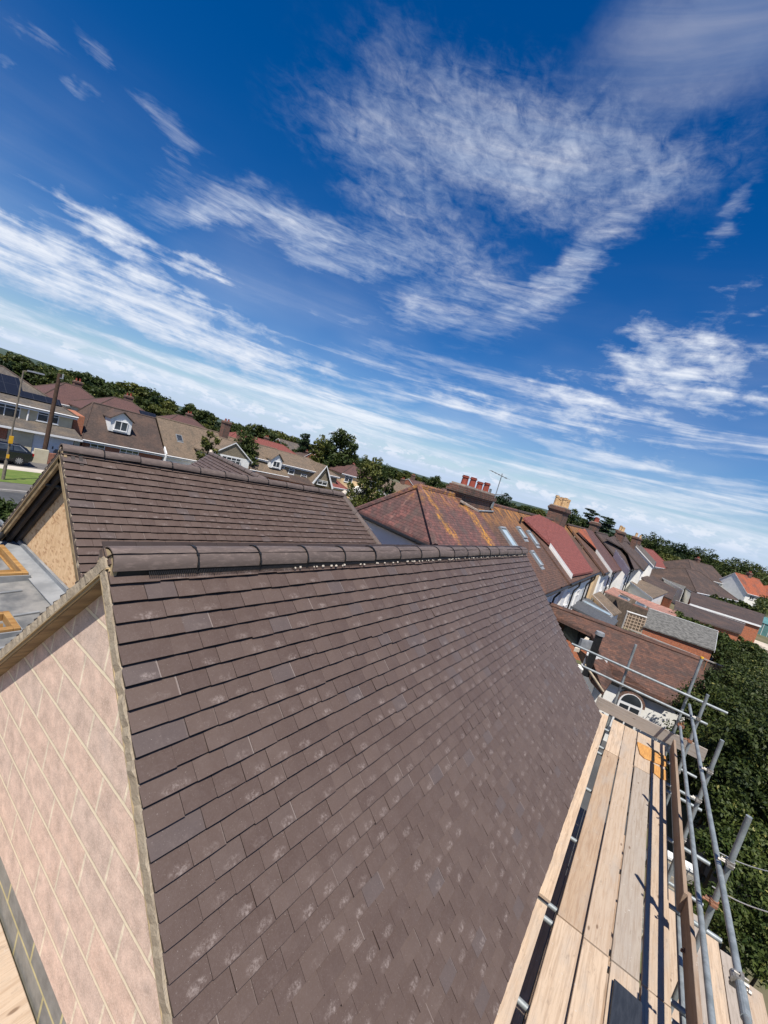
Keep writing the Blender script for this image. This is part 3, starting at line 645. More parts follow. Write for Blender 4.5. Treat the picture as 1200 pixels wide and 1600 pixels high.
# waste vent pipe poking out of the board gable
p = PX(102, 762, XO); mb = MB().tube(p, p+Vector((-.17, .10, .0)), .022, 10).tube(p+Vector((-.05, .03, 0)), p+Vector((-.075, .045, 0)), .030, 10).tube(p+Vector((-.012, .0, -.03)), p+Vector((-.012, .0, .03)), .03, 8); mb.build('vent_pipe', M['black'], h2)

# ---- low lead and membrane roof in front of the board gable with roof windows
lr = thing('flat_roof', (.6, 6.2, G), 'low grey membrane roof below the board gable, with lead upstand and roof windows', 'roof')
zf = -2.50
mb = MB(); mb.prism([(2.14, 3.75, zf), (2.14, 8.3, zf), (-2.5, 8.3, zf-.35), (-2.5, 3.75, zf-.35)], (0, 0, -.15)); mb.build('membrane', M['membrane'], lr)
mb = MB().cbox(-2.4, 2.12, 3.9, 8.2, G, -3.02); mb.build('wall', M['greyblock'], lr)
mb = MB().cbox(2.120, 2.152, 3.8, 8.2, zf-.02, zf+.10); mb.box((1.93, 3.8, zf-.0), (.19, 0, .035), (0, 4.4, 0), (0, 0, .01)); mb.build('lead_apron', M['lead'], lr)
rg2 = random.Random(5)
mb = MB()
for i in range(7):
    y = 3.9+i*.6; mb.box((-2.3, y, zf-.335), (4.1, 0, .315), (0, .03, 0), (0, 0, .012))
mb.build('membrane_lap', M['lead'], lr)
def roof_window(loc, wx, wy, label):
    t = thing('roof_window', loc, label, 'roof window'); x, y, z = loc; f = .055; h = .16
    mb = MB().cbox(x, x+f, y, y+wy, z, z+h).cbox(x+wx-f, x+wx, y, y+wy, z, z+h).cbox(x+f+.001, x+wx-f-.001, y, y+f, z, z+h).cbox(x+f+.001, x+wx-f-.001, y+wy-f, y+wy, z, z+h)
    bevel(mb.build('frame', M['pine'], t), .004)
    e = .02; mb = MB().cbox(x-e, x-.002, y-e, y+wy+e, z-.05, z+h-.03).cbox(x+wx+.002, x+wx+e, y-e, y+wy+e, z-.05, z+h-.03).cbox(x-.001, x+wx+.001, y-e, y-.002, z-.05, z+h-.03).cbox(x-.001, x+wx+.001, y+wy+.002, y+wy+e, z-.05, z+h-.03)
    mb.build('flashing', M['lead'], t)
    # inner linings and the tilted open sash
    mb = MB().cbox(x+f, x+wx-f, y+f, y+f+.02, z-.04, z+.05).cbox(x+wx-f-.02, x+wx-f-.001, y+f+.021, y+wy-f, z-.04, z+.07); mb.build('lining', M['pine'], t)
    MB().cbox(x+f, x+wx-f, y+f, y+wy-f, z+.006, z+.012).build('well', M['dark'], t)
    MB().box((x+f+.06, y+f+.1, z+.02), (wx-2*f-.1, 0, .02), (0, .035, .09), (0, -.02, .01)).build('sash', M['pine'], t)
    return t
roof_window((1.0, 6.02, zf-.08), .93, 1.05, 'open pine framed roof window nearest the board gable')
roof_window((.92, 4.72, zf-.13), .62, .40, 'small pine framed roof window half hidden behind the foreground verge')
mb = MB().tube((1.99, 7.35, -2.33), (1.86, 7.12, -2.38), .035, 12).tube((1.99, 7.3, -2.35), (1.99, 7.9, -2.35), .04, 10)
tag(mb.build('gutter', M['black']), 'short black gutter outlet at the foot of the board gable rake', 'gutter')

# ---- wing roof beyond the second roof
w3a = PZ(330, 705, -1.02); w3b = PZ(447, 760, -1.02)
wr = thing('wing_roof', (w3a.x, w3a.y, G), 'brown tiled wing with its own ridge rising behind the second roof ridge', 'roof')
d3 = (w3b-w3a).normalized(); s3 = Vector((0, 0, 1)).cross(d3).normalized()
L3 = (w3b-w3a).length+1.2
for sg in (-1, 1):
    sd = s3*sg*.72+Vector((0, 0, -.694))
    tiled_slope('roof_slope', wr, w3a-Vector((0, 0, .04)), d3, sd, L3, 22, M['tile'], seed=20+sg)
ridge_run(wr, w3a-Vector((0, 0, .09)), w3a-Vector((0, 0, .09))+d3*L3, .075, 6, M['ridge'])
MB().tube(w3a-Vector((0, 0, .05)), w3a+Vector((0, 0, .03))-d3*.03, .06, 8, .04).build('ridge_end_mortar', M['mortarW'], wr)
q = w3a+d3*.2; MB().prism([q+Vector((0, 0, -.1)), q+s3*1.5+Vector((0, 0, -1.6)), q-s3*1.5+Vector((0, 0, -1.6))], d3*.1).build('gable', M['osb'], wr)
mb = MB(); c0 = q+s3*1.3; c1 = q-s3*1.3; mb.prism([Vector((p.x, p.y, -1.62)) for p in (c0, c1, c1+d3*(L3-.6), c0+d3*(L3-.6))], (0, 0, G+1.62)); mb.build('wall', M['block'], wr)

# ------------------------------------------------------------------ scaffolding
ZD = -3.6; BT = .038
def board(x0, x1, y0, y1, z, label, group='boards of the main scaffold walkway', m='board', rz=0., drop=0.):
    o = MB().box((x0, y0, z-BT), (x1-x0, 0, -drop), (0, y1-y0, 0), (0, 0, BT)).build('scaffold_board', M[m], base=((x0+x1)/2, (y0+y1)/2, z-BT))
    bevel(o, .004)
    for xe in (x0-.0015, x1-.0085):
        if False: MB().cbox(xe, xe+.01, y0-.0015, y1+.0015, z-BT-.0015, z+.0015).build('end_band', M['steel'], o)
    return tag(o, label, 'scaffold board', group)
board(4.56, 9.93, -.128, .10, ZD+.012, 'rough edged pale board tucked under the eaves, far half')
board(-.6, 4.49, -.116, .12, ZD+.0, 'board tucked under the eaves at the near end, below its far neighbour')
M['mid'] = mat_board('greying board timber', (.44, .36, .28), (.27, .21, .16), (.33, .29, .25))
M['brn'] = mat_board('brownish board timber', (.46, .33, .22), (.30, .20, .13), (.34, .26, .19))
board(4.50, 8.40, -.432, -.212, ZD, 'long brown board beside the eaves gap, in the middle of the walkway', m='brn')
board(8.415, 9.93, -.432, -.220, ZD+.004, 'short pale board beside the eaves gap at the far end')
board(.5, 4.485, -.436, -.206, ZD-.003, 'pinkish board beside the eaves gap at the near end')
board(4.475, 8.41, -.660, -.450, ZD+.003, 'second board from the eaves, knotty, in the middle of the walkway')
board(8.425, 9.93, -.655, -.440, ZD, 'second board from the eaves at the far end')
board(.5, 4.460, -.664, -.452, ZD, 'second board from the eaves at the near end')
board(4.475, 8.395, -.905, -.680, ZD, 'grey weathered middle board of the walkway, beyond the black slate', m='mid')
board(8.41, 9.93, -.900, -.670, ZD+.003, 'pale board at the far end under the orange plywood edge')
board(.5, 4.458, -.908, -.685, ZD-.002, 'near board lying under the black slate')
board(4.47, 9.93, -1.138, -.924, ZD, 'outermost striped board along the toe board, far length')
board(.5, 4.452, -1.140, -.922, ZD+.002, 'outermost board along the toe board, near length')
def toeboard(a, b, zt, label, th=.038, h=.225, m='board'):
    a, b = Vector(a), Vector(b); d = (b-a); s = Vector((-d.y, d.x, 0)).normalized()*th
    o = MB().box((a.x, a.y, zt-h), d, s, (0, 0, h)).build('toe_board', M[m], base=(a.x, a.y, zt-h)); bevel(o, .003); return tag(o, label, 'toe board')
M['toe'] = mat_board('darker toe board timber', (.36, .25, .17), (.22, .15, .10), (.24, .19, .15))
M['grey'] = mat_board('grey weathered timber', (.40, .34, .29), (.26, .22, .18), (.31, .28, .25))
toeboard((9.80, -1.195, 0), (5.62, -1.20, 0), ZD+.24, 'far toe board on edge along the outer side of the walkway', m='toe')
toeboard((5.70, -1.238, 0), (1.2, -1.25, 0), ZD+.225, 'near toe board on edge overlapping the far one', m='toe')
toeboard((9.93, .16, 0), (9.93, -1.72, 0), ZD+.295, 'grey end board on edge across the far end of the walkway', m='grey', h=.24)
r = .0242
def tubeob(p, q, label, group=None, name='scaffold_tube', couplers=()):
    p, q = Vector(p), Vector(q); t = thing(name, p, label, 'scaffold tube', group)
    mb = MB().tube(p, q, r, 16); o = mb.build('tube', M['galv'], t); weld(o, .0002); o.data.polygons.foreach_set('use_smooth', [True]*len(o.data.polygons)); md = o.modifiers.new('es', 'EDGE_SPLIT'); md.split_angle = R_(50)
    d = (q-p).normalized()
    for (c, ax, mt) in couplers:
        c = Vector(c); ax = Vector(ax).normalized()
        mb = MB().tube(c-d*.028, c+d*.028, r+.009, 12).tube(c+ax*.0-d*.0, c+ax*.07, .014, 6)
        e = d.cross(ax).normalized()
        mb.box(c-d*.02-e*.045+ax*.012, d*.04, e*.09, ax*.022); mb.tube(c+e*.03-ax*.03, c+e*.03+ax*.075, .007, 6).tube(c-e*.035-ax*.02, c-e*.035+ax*.06, .007, 6)
        mb.tube(c+e*.03+ax*.075, c+e*.03+ax*.092, .015, 6).box(c+e*.034-d*.012-ax*.02, e*.03, d*.024, ax*.05)
        mb.build('coupler', M[mt], t)
    return t
SX = (3.14, 5.10, 6.975, 8.95)
for x, lb in zip(SX, ('nearest upright tube behind the toe board, beside the rusty coupler', 'upright tube behind the near toe board, second from the camera', 'middle upright tube leaning out over the hedge', 'far upright tube just before the end board')):
    tubeob((x, -1.30, G), (x+.0, -1.30, -2.12+(.0 if x != 5.10 else .04)), lb, 'upright tubes outside the walkway', 'scaffold_standard',
           (((x, -1.30, -2.56), (0, 1, 0), 'steel'), ((x, -1.30, -2.97), (0, 1, 0), 'rust' if x in (5.10, 8.95) else 'steel'), ((x, -1.30, ZD+.06), (0, 1, 0), 'rust' if x == 5.10 else 'steel')))
tubeob((9.97, -.15, G), (9.97, -.15, -2.0), 'upright tube at the far end nearest the eaves', 'upright tubes at the far end', 'scaffold_standard', (((9.97, -.15, -2.53), (-1, 0, 0), 'steel'), ((9.97, -.15, -2.87), (-1, 0, 0), 'steel')))
tubeob((10.03, -1.19, G), (10.03, -1.19, -1.78), 'upright tube with yellow cap at the far outer corner', 'upright tubes at the far end', 'scaffold_standard', (((10.03, -1.19, -2.53), (-1, 0, 0), 'steel'),))
tag(MB().tube((10.03, -1.19, -1.782), (10.03, -1.19, -1.75), .028, 10).build('tube_cap', M['yellow']), 'yellow plastic cap on the far corner upright', 'cap')
yA = -1.225
tubeob((.9, yA-.03, -2.66), (9.75, yA, -2.62), 'upper guard rail running along the walkway', 'guard rails along the walkway', 'guard_rail', (((3.9, yA, -2.648), (0, -1, 0), 'steel'),))
tubeob((.9, yA, -3.075), (9.90, yA, -3.10), 'lower guard rail running along the walkway', 'guard rails along the walkway', 'guard_rail', (((9.86, yA, -3.10), (0, 0, 1), 'rust'),))
tubeob((9.90, .93, -2.50), (9.90, -1.78, -2.515), 'upper guard rail across the far end', 'guard rails across the far end', 'guard_rail')
tubeob((9.90, .60, -2.85), (9.90, -1.58, -2.86), 'lower guard rail across the far end', 'guard rails across the far end', 'guard_rail')
# sleeve on the upper rail
tag(MB().tube((3.62, yA-.02, -2.65), (3.86, yA-.02, -2.649), .030, 14).build('sleeve_coupler', M['galv']), 'thick sleeve coupler joining the upper guard rail near the camera', 'coupler')
# transoms under the boards
for i, x in enumerate((1.6, 2.7, 3.55, 4.42, 4.60, 5.75, 7.0, 8.3, 8.55, 9.4)):
    tubeob((x, .25, ZD-.065), (x, -1.62, ZD-.065), ('nearest','second','third','fourth','fifth','sixth','seventh','eighth','ninth','farthest')[i]+' cross tube from the camera carrying the boards, seen through the eaves gap', 'cross tubes under the boards', 'transom')
tubeob((.4, -.02, ZD-.12), (10.3, -.02, ZD-.12), 'inner ledger tube along the wall below the eaves gap', None, 'ledger')
tubeob((.4, -1.26, ZD-.12), (10.3, -1.26, ZD-.12), 'outer ledger tube behind the toe boards', None, 'ledger')
for i, x in enumerate((3.14, 5.10, 6.975, 8.95)):
    tubeob((x+.07, -.03, G), (x+.07, -.03, ZD-.07), ('nearest','second','third','farthest')[i]+' inner upright tube standing in the eaves gap', 'inner upright tubes in the eaves gap', 'scaffold_standard')
# things left on the boards
def sheet(pts, z, th, mname, name, label, cat, bev=.004):
    o = MB().prism([(p[0], p[1], z) for p in pts], (0, 0, th)).build(name, M[mname], base=(pts[0][0], pts[0][1], z)); 
    if bev: bevel(o, bev)
    return tag(o, label, cat)
sheet([(9.40, -.675), (9.28, -.68), (8.93, -.735), (8.86, -.80), (8.97, -1.12), (9.05, -1.155), (9.38, -1.155), (9.42, -1.0)], ZD+.006, .018, 'ply', 'plywood_piece', 'larger orange plywood offcut with rounded corners lying on the far boards', 'plywood offcut')
sheet([(8.84, -.93), (8.52, -.935), (8.43, -1.05), (8.50, -1.15), (8.84, -1.15)], ZD+.004, .012, 'ply', 'plywood_piece', 'smaller orange plywood offcut partly under the larger one', 'plywood offcut')
sheet([(4.27, -.715), (4.255, -.925), (3.3, -.925), (3.3, -.715)], ZD+.004, .03, 'sheet', 'roofing_slate', 'black flat slab lying on the boards at the bottom edge', 'slate')
# boards of the scaffold in front of the gable wall
for i in range(7):
    x = 1.088-.232*(i+1)
    o = MB().cbox(x, x+.228, .2, 5.2, -3.548, -3.51).build('scaffold_board', M['board'], base=(x, 2., -3.548)); bevel(o, .004)
    tag(o, ('sandy','second','third','fourth','fifth','sixth','seventh')[i]+' board out from the foot of the gable wall', 'scaffold board', 'boards in front of the gable wall')
# lower lift on the outer side
for i in range(6):
    y0 = -1.50-.235*i; z = -5.60
    o = MB().cbox(2.6, (9.3, 9.2, 9.0, 8.8, 8.6, 8.3)[i], y0-.225, y0, z-BT, z).build('scaffold_board', M['board' if i % 2 else 'grey'], base=(4, y0, z)); bevel(o, .004)
    tag(o, ('lower level board nearest the upright tubes', 'second lower level board out from the walkway', 'third lower level board, pale', 'fourth lower level board, below the outer rail', 'fifth lower level board, brown', 'outermost lower level board beside the plants')[i], 'scaffold board', 'boards of the lower scaffold level')
board(1.9, 3.15, -2.95, -2.45, -4.75, 'yellow painted board end at the bottom right corner', None, 'yellow')
for x, lb in ((7.6, 'short tube end sticking out past the toe board, farther'), (4.9, 'short tube end sticking out past the toe board, nearer')):
    tubeob((x, -1.2, -4.55), (x, -1.85, -4.55), lb, None, 'transom')
tubeob((5.0, -1.75, -5.56), (6.1, -1.95, -4.9), 'short tilted tube stub standing on the lower boards', None, 'scaffold_tube')
# lower lift boards inside the walkway, added to make the gaps read dark
for i in range(5):
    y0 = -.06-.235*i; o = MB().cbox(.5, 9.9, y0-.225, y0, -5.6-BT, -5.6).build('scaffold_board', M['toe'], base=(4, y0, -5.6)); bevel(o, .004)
    tag(o, ('first','second','third','fourth','fifth')[i]+' shaded board of the lower level from the wall, added to darken the gaps', 'scaffold board', 'shaded boards under the walkway')
# garden block wall below
gw = PZ(1098, 1400, -6.2)
ka, kb, kc = PZ(1064, 1350, -5.95), PZ(1118, 1381, -5.95), PZ(1090, 1340, -5.95); bw_ = thing('block_wall', (gw.x, gw.y, G), 'low mixed block wall with white coping below the scaffold', 'wall')
MB().box(ka-Vector((0, -.3, 1.85)), kb-ka+Vector((0, -.0, 0)), (.15, 0, 0), (0, 0, 1.8)).build('blockwork', M['mixblock'], bw_)
MB().box(ka-Vector((.02, -.3, .049)), kb-ka, (.20, 0, 0), (0, 0, .05)).build('coping', M['white'], bw_)
# cables
for k, (a, b_) in enumerate((((1113, 1385), (1210, 1428)), ((1120, 1330), (1215, 1365)))):
    mb = MB(); p0, p1 = PZ(*a, -5.2), PZ(*b_, -4.6); prev = p0
    for i in range(1, 11):
        t = i/10; q = p0.lerp(p1, t)-Vector((0, 0, .05*math.sin(math.pi*t))); mb.tube(prev, q, .009, 6, cap=False); prev = q
    tag(mb.build('cable', M['upvc']), ('lower', 'upper')[k]+' pale cable sagging in front of the hedge', 'cable')
# ------------------------------------------------------------------ houses
def window(parent, c, w, h, u, n, bars=1, fmat='upvc', gl='glass', tr=True, name='window'):
    """c centre on the wall face, u along the wall, n outward"""
    c, u, n = Vector(c), Vector(u).normalized(), Vector(n).normalized(); z = Vector((0, 0, 1)); f = min(.07, w*.12)
    a = c-u*w/2-z*h/2-n*.02; mb = MB()
    mb.box(a, u*f, n*.09, z*h); mb.box(a+u*(w-f), u*f, n*.09, z*h); mb.box(a+u*f, u*(w-2*f), n*.088, z*f); mb.box(a+u*f+z*(h-f), u*(w-2*f), n*.088, z*f)
    for i in range(bars): x = w*(i+1)/(bars+1)-f/2; mb.box(a+u*x+z*f, u*f, n*.085, z*(h-2*f))
    if tr: mb.box(a+z*h*.66+u*f, u*(w-2*f), n*.083, z*f*.8)
    mb.box(a-u*.05-z*.06, u*(w+.1), n*.13, z*.058)
    o = mb.build(name, M[fmat], parent)
    MB().box(a+u*f*.9+z*f*.9+n*.03, u*(w-1.8*f), n*.02, z*(h-1.8*f)).build('pane', M[gl], o)
    return o
def chimney(parent, c, w, d, z0, z1, npots, u, potm='pot_red', brick='brickD', label=None, rows=1, poth=.42):
    c, u = Vector(c), Vector(u).normalized(); v = Vector((-u.y, u.x, 0)); H = z1-z0
    def bx(mb, s, za, zb): a = Vector((c.x, c.y, za))-u*(w/2+s)-v*(d/2+s); mb.box(a, u*(w+2*s), v*(d+2*s), (0, 0, zb-za))
    mb = MB(); bx(mb, 0, z0, z1-.34); bx(mb, .05, z1-.339, z1-.25); bx(mb, .09, z1-.249, z1-.10); bx(mb, .03, z1-.099, z1)
    o = mb.build('chimney', M[brick], parent)
    mb = MB(); bx(mb, -.02, z1+.001, z1+.07); mb.build('flaunching', M['cement'], o)
    per = math.ceil(npots/rows)
    for r_ in range(rows):
        for i in range(per):
            x = (i+.5)/per*w*.94-w*.47; y = (r_+.5)/rows*d-d/2; p = Vector((c.x, c.y, z1+.06))+u*x+v*y; h = poth*(1+.12*math.sin(i*2.3+r_))
            MB().tube(p, p+Vector((0, 0, h)), .13, 12, .115).tube(p+Vector((0, 0, h*.82)), p+Vector((0, 0, h*.95)), .145, 12).tube(p+Vector((0, 0, h)), p+Vector((0, 0, h+.02)), .125, 12).build('chimney_pot', M[potm], o)
    return o
def house(name, label, O, ang, L, D, ze, zr, hips=(1, 1), roof='brown1', wall='cream', wins=(), chims=(), oh=.3, cat='house', group=None, zb=G, gut=True, barge=True, gable_mat=None, inset=None, backw=True):
    ux = Vector((math.cos(ang), math.sin(ang), 0)); vx = Vector((-ux.y, ux.x, 0)); O = Vector((O[0], O[1], 0)); t = thing(name, (O.x, O.y, zb), label, cat, group)
    def W(u, v, z): return O+ux*u+vx*v+Vector((0, 0, z))
    sl = (zr-ze)/(D/2); zo = ze-oh*sl; T = Vector((0, 0, -.16)); ins = D/2 if inset is None else inset
    ea = oh if hips[0] else .12; eb = oh if hips[1] else .12
    e = [W(-ea, -oh, zo), W(L+eb, -oh, zo), W(L+eb, D+oh, zo), W(-ea, D+oh, zo)]
    ra = W(ins if hips[0] else -ea, D/2, zr); rb = W(L-ins if hips[1] else L+eb, D/2, zr)
    mb = MB()
    F = [[e[0], e[1], rb, ra], [e[2], e[3], ra, rb]]
    if hips[0]: F.append([e[3], e[0], ra])
    if hips[1]: F.append([e[1], e[2], rb])
    for f in F: mb.face(f); mb.face([p+T for p in f][::-1])
    for i in range(4):
        j = (i+1) % 4
        if i == 1 and not hips[1]: mb.face([e[1]+T, e[2]+T, rb+T, rb, e[1]][0:0] or [e[1], e[1]+T, rb+T, rb]); mb.face([rb, rb+T, e[2]+T, e[2]]); continue
        if i == 3 and not hips[0]: mb.face([e[3], e[3]+T, ra+T, ra]); mb.face([ra, ra+T, e[0]+T, e[0]]); continue
        mb.face([e[i], e[i]+T, e[j]+T, e[j]])
    ro = mb.build('roof', M[roof], t)
    # ridge and hip cappings
    mb = MB(); mb.tube(ra+Vector((0, 0, -.03)), rb+Vector((0, 0, -.03)), .11, 8)
    if hips[0]: mb.tube(ra, e[0]+Vector((0, 0, .0)), .09, 6); mb.tube(ra, e[3], .09, 6)
    if hips[1]: mb.tube(rb, e[1], .09, 6); mb.tube(rb, e[2], .09, 6)
    mb.build('ridge_capping', M['brown2' if roof not in ('newred', 'orangered', 'lichen', 'tan') else {'newred': 'newred', 'orangered': 'orangered', 'lichen': 'lichen', 'tan': 'tan'}[roof]], ro)
    mb = MB(); q = [W(0, 0, 0), W(L, 0, 0), W(L, D, 0), W(0, D, 0)]
    zt = ze-.05
    mb.prism([Vector((p.x, p.y, zt)) for p in q], (0, 0, zb-zt))
    mb.build('wall', M[wall], t)
    gm = gable_mat or wall
    for k, hp in enumerate(hips):
        if not hp:
            if not barge: continue
            u0 = 0 if k == 0 else L-.2
            mb = MB(); mb.prism([W(u0, .0, zt+.002), W(u0, D, zt+.002), W(u0, D/2, zr-.17)], ux*.2); mb.build('gable', M[gm], t)
            mb = MB(); xx = -ea-.02 if k == 0 else L+eb-.015
            for sgn in (0, 1):
                A = W(xx, -oh if sgn == 0 else D+oh, zo-.17); B = W(xx, D/2, zr-.17); mb.prism([A, B, B+Vector((0, 0, .15)), A+Vector((0, 0, .15))], ux*.035)
            mb.build('barge_board', M['upvc'], t)
    if gut:
        mb = MB(); mb.tube(W(-ea, -oh-.05, zo-.06), W(L+eb, -oh-.05, zo-.06), .06, 8)
        mb.build('gutter', M['upvc' if gut is True else gut], t)
        MB().box(W(-ea+.01, -oh+.004, zo-.30), ux*(L+ea+eb-.02), vx*.02, (0, 0, .135)).build('fascia', M['upvc' if gut is True else gut], t)
    for w in wins:
        u, z, ww, hh = w[:4]; bars = w[4] if len(w) > 4 else 1; side = w[5] if len(w) > 5 else 0
        if side == 0: window(t, W(u, 0, z), ww, hh, ux, -vx, bars)
        elif side == 1: window(t, W(0, u, z), ww, hh, -vx, -ux, bars)
        elif side == 2: window(t, W(L, u, z), ww, hh, vx, ux, bars)
    for c in chims:
        u, v, cw, cdp, z0, z1, npot = c[:7]; kw = c[7] if len(c) > 7 else {}
        chimney(t, W(u, v, 0), cw, cdp, z0, z1, npot, ux, **kw)
    t['_'] = 0; del t['_']
    return t, W, ux, vx
def sub(t, poly, d, name, m): return MB().prism(poly, d).build(name, M[m], t)
def rooflight(t, p, ux, dn, w, h, gl='skyglass', name='roof_window'):
    n = ux.cross(dn); n = n if n.z > 0 else -n; ux, dn = ux.normalized(), dn.normalized(); n.normalize(); f = .06; mb = MB(); a = p-ux*w/2-dn*h/2
    mb.box(a, ux*f, dn*h, n*.09); mb.box(a+ux*(w-f), ux*f, dn*h, n*.09); mb.box(a+ux*f, ux*(w-2*f), dn*f*1.6, n*.10); mb.box(a+ux*f+dn*(h-f), ux*(w-2*f), dn*f, n*.088)
    mb.box(a+dn*(h+.01)-ux*.02, ux*(w+.04), dn*.16, n*.02)
    o = mb.build(name, M['lead'], t); MB().box(a+ux*f*.9+dn*f*.9, ux*(w-1.8*f), dn*(h-1.8*f), n*.05).build('pane', M[gl], o); return o

# ---- the terrace to the right --------------------------------------------------
def onplane(px, py, y0, z0, m): d = ray(px, py); return d*((z0-m*y0)/(d.z-m*d.y))
YE, YRG, ZE, ZR = 3.35, 6.65, -2.80, -.24; MP = (ZR-ZE)/(YRG-YE)
# end house, half hipped
t1 = thing('terrace_house', (14, 7.3, G), 'nearest terrace house, orange lichen streaks on its half hipped roof, red pots', 'house', 'houses of the long terrace')
K1 = PZ(680, 852, -1.62); K2 = K1+(PZ(570, 802, -1.62)-K1)*1.15; xh = K1.x; yc, yd = K1.y, K2.y; zc = -1.62; XE1 = 22.6; apx = PY(656, 756, YRG); apx.z = ZR; T = Vector((0, 0, -.14))
def terr(y): return ZR-abs(y-YRG)*MP
mb = MB(); ye = YE-.25
XS = 16.0; mb.prism([apx, (XS, YRG, ZR), (XS, ye, terr(ye)), (xh-.05, ye, terr(ye)), (xh, yc, terr(yc))], T)
yb = 2*YRG-ye; mb.prism([apx, (XE1, YRG, ZR), (XE1, yb, terr(yb)), (K2.x, yb, terr(yb)), (K2.x, yd, terr(yd))], T)
mb.prism([apx, K1, K2], T)
mb.build('roof', M['lichen'], t1)
MB().prism([(XS+.004, YRG, ZR), (XE1, YRG, ZR), (XE1, ye, terr(ye)), (XS+.004, ye, terr(ye))], T).build('roof', M['brown1'], t1)
mb = MB(); q = [K1, K2]
for a, b in ((apx, q[0]), (apx, q[1]), (apx, (XE1, YRG, ZR))): mb.tube(Vector(a)+Vector((0, 0, -.02)), Vector(b)+Vector((0, 0, -.02)), .10, 7)
mb.build('ridge_capping', M['lichen'], t1)
mb = MB().tube(K1+Vector((-.06, -.12, -.12)), K2+Vector((-.06, .1, -.12)), .06, 8); mb.build('gutter', M['black'], t1)
mb = MB(); xw = xh+.09
kx = (K2.x-K1.x)/(K2.y-K1.y)
def wx(y): return xw+(y-yc)*kx
mb.prism([(wx(y_), y_, z_) for y_, z_ in ((YE, G), (2*YRG-YE, G), (2*YRG-YE, terr(YE)-.16), (yd, zc-.2), (yc, zc-.2), (YE, terr(YE)-.16))], (.2, 0, 0)); mb.build('end_wall', M['white'], t1)
MB().cbox(xw+.201, XE1, YE, YE+.2, G, ZE-.14).cbox(xw+.201, XE1, 2*YRG-YE-.2, 2*YRG-YE, G, ZE-.14).build('wall', M['white'], t1)
MB().tube((xw+.2, ye-.06, terr(ye)-.08), (XE1, ye-.06, terr(ye)-.08), .06, 8).build('gutter', M['black'], t1)
dn1 = Vector((0, -1, -MP)).normalized(); X = Vector((1, 0, 0))
for (px, py, w, h) in ((793, 840, .80, 1.0), (814, 833, .6, .65), (831, 841, .6, .85), (837, 873, .55, .8)):
    rooflight(t1, onplane(px, py, YRG, ZR, MP), X, dn1, w, h)
mb = MB(); pq = onplane(812, 818, YRG, ZR, MP); mb.tube(pq, pq+Vector((0, 0, .35)), .05, 8).build('flue_pipe', M['black'], t1)
# a line of lead and tile step at the skylight zone
chimney(t1, (16.0, YRG-.05, 0), 3.3, .62, -1.1, .16, 4, (1, 0, 0), 'pot_red', poth=.34)
cc = Vector((16.9, YRG-.05, 0))
fa, fb_ = Vector((14.2, YRG-.38, terr(YRG-.38)+.12)), onplane(745, 799, YRG, ZR, MP)
MB().prism([fa, fb_, fb_+Vector((.22, 0, 0)), fa+Vector((.16, 0, 0))], (.0, 0, .06)).build('cement_fillet', M['cement'], t1)
MB().tube(fb_+Vector((.15, 0, .03)), (17.8, YRG-.42, terr(YRG-.42)+.05), .05, 6).build('soaker', M['lead'], t1)
# television aerials strapped to the chimney
def aerial(base, top, boom, label, el=6, dirv=(0, 1, 0)):
    t = thing('tv_aerial', base, label, 'aerial', 'television aerials on the chimneys'); base, top = Vector(base), Vector(top)
    MB().tube(base, top, .022, 8).build('mast', M['galv'], t)
    d = Vector(boom); mb = MB().tube(top-Vector((0, 0, .1))-d*.35, top-Vector((0, 0, .1))+d*.65, .014, 6); e = Vector(dirv).normalized()
    for i in range(el): c = top-Vector((0, 0, .1))-d*.35+d*(i/(el-1)); L = .28-.02*i; mb.tube(c-e*L*.6, c+e*L*.6, .006, 5)
    mb.build('boom', M['galv'], t); MB().box(base+Vector((-.1, -.02, -.05)), (.2, 0, 0), (0, .04, 0), (0, 0, .3)).build('bracket', M['galv'], t); return t
aerial((17.5, YRG-.42, -.35), (17.5, YRG-.42, 1.15), (-1.1, .4, .1), 'tall aerial with long boom strapped to the red pot chimney', dirv=(.35, 1, 0))
aerial((17.6, YRG-.1, .15), (18.5, YRG-.5, .35), (.7, -.3, -.15), 'short sideways aerial arm beside the red pot chimney', dirv=(0, .1, 1))

def raised(t, tri, poly, cheek, m, roof, trim='white', z0=ZR, yr=YRG, lowm=MP, pipes=()):
    zmain = {.24: z0-.24}.get(0, z0-(.24 if roof == 'newred' else .28 if roof == 'purple' else .5))
    """a raised rear roof with a hipped side and a white cheek; corners surveyed on the roof plane"""
    P = [onplane(a, b, yr, z0, m) for a, b in poly]; TT = [onplane(a, b, yr, z0, m) for a, b in tri]
    MB().prism(P, (0, 0, -.12)).build('raised_roof', M[roof], t)
    if tri:
        q = TT[0]; low = TT[2]+Vector((0, 0, -.02)); side = Vector((q.x, q.y, q.z)); MB().prism([TT[1]+Vector((0, 0, .01)), side, low], (0, 0, -.12)).build('raised_hip', M[roof], t)
    A, B = [onplane(a, b, yr, z0, m) for a, b in cheek]
    def low(p): return Vector((p.x, p.y, p.z-(z0-zmain)-.16))
    A0 = A+Vector((-.03, 0, -.10)); B0 = B+Vector((-.03, 0, -.10)); MB().prism([A0, B0, low(B0), low(A0)+Vector((0, 0, -.05))], (.12, 0, 0)).build('dormer_cheek', M['white'], t)
    MB().prism([A+Vector((-.02, 0, .02)), B+Vector((-.02, 0, .02)), B+Vector((-.02, 0, -.16)), A+Vector((-.02, 0, -.16))], (.03, 0, 0)).build('barge_board', M['upvc' if trim == 'white' else trim], t)
    return P
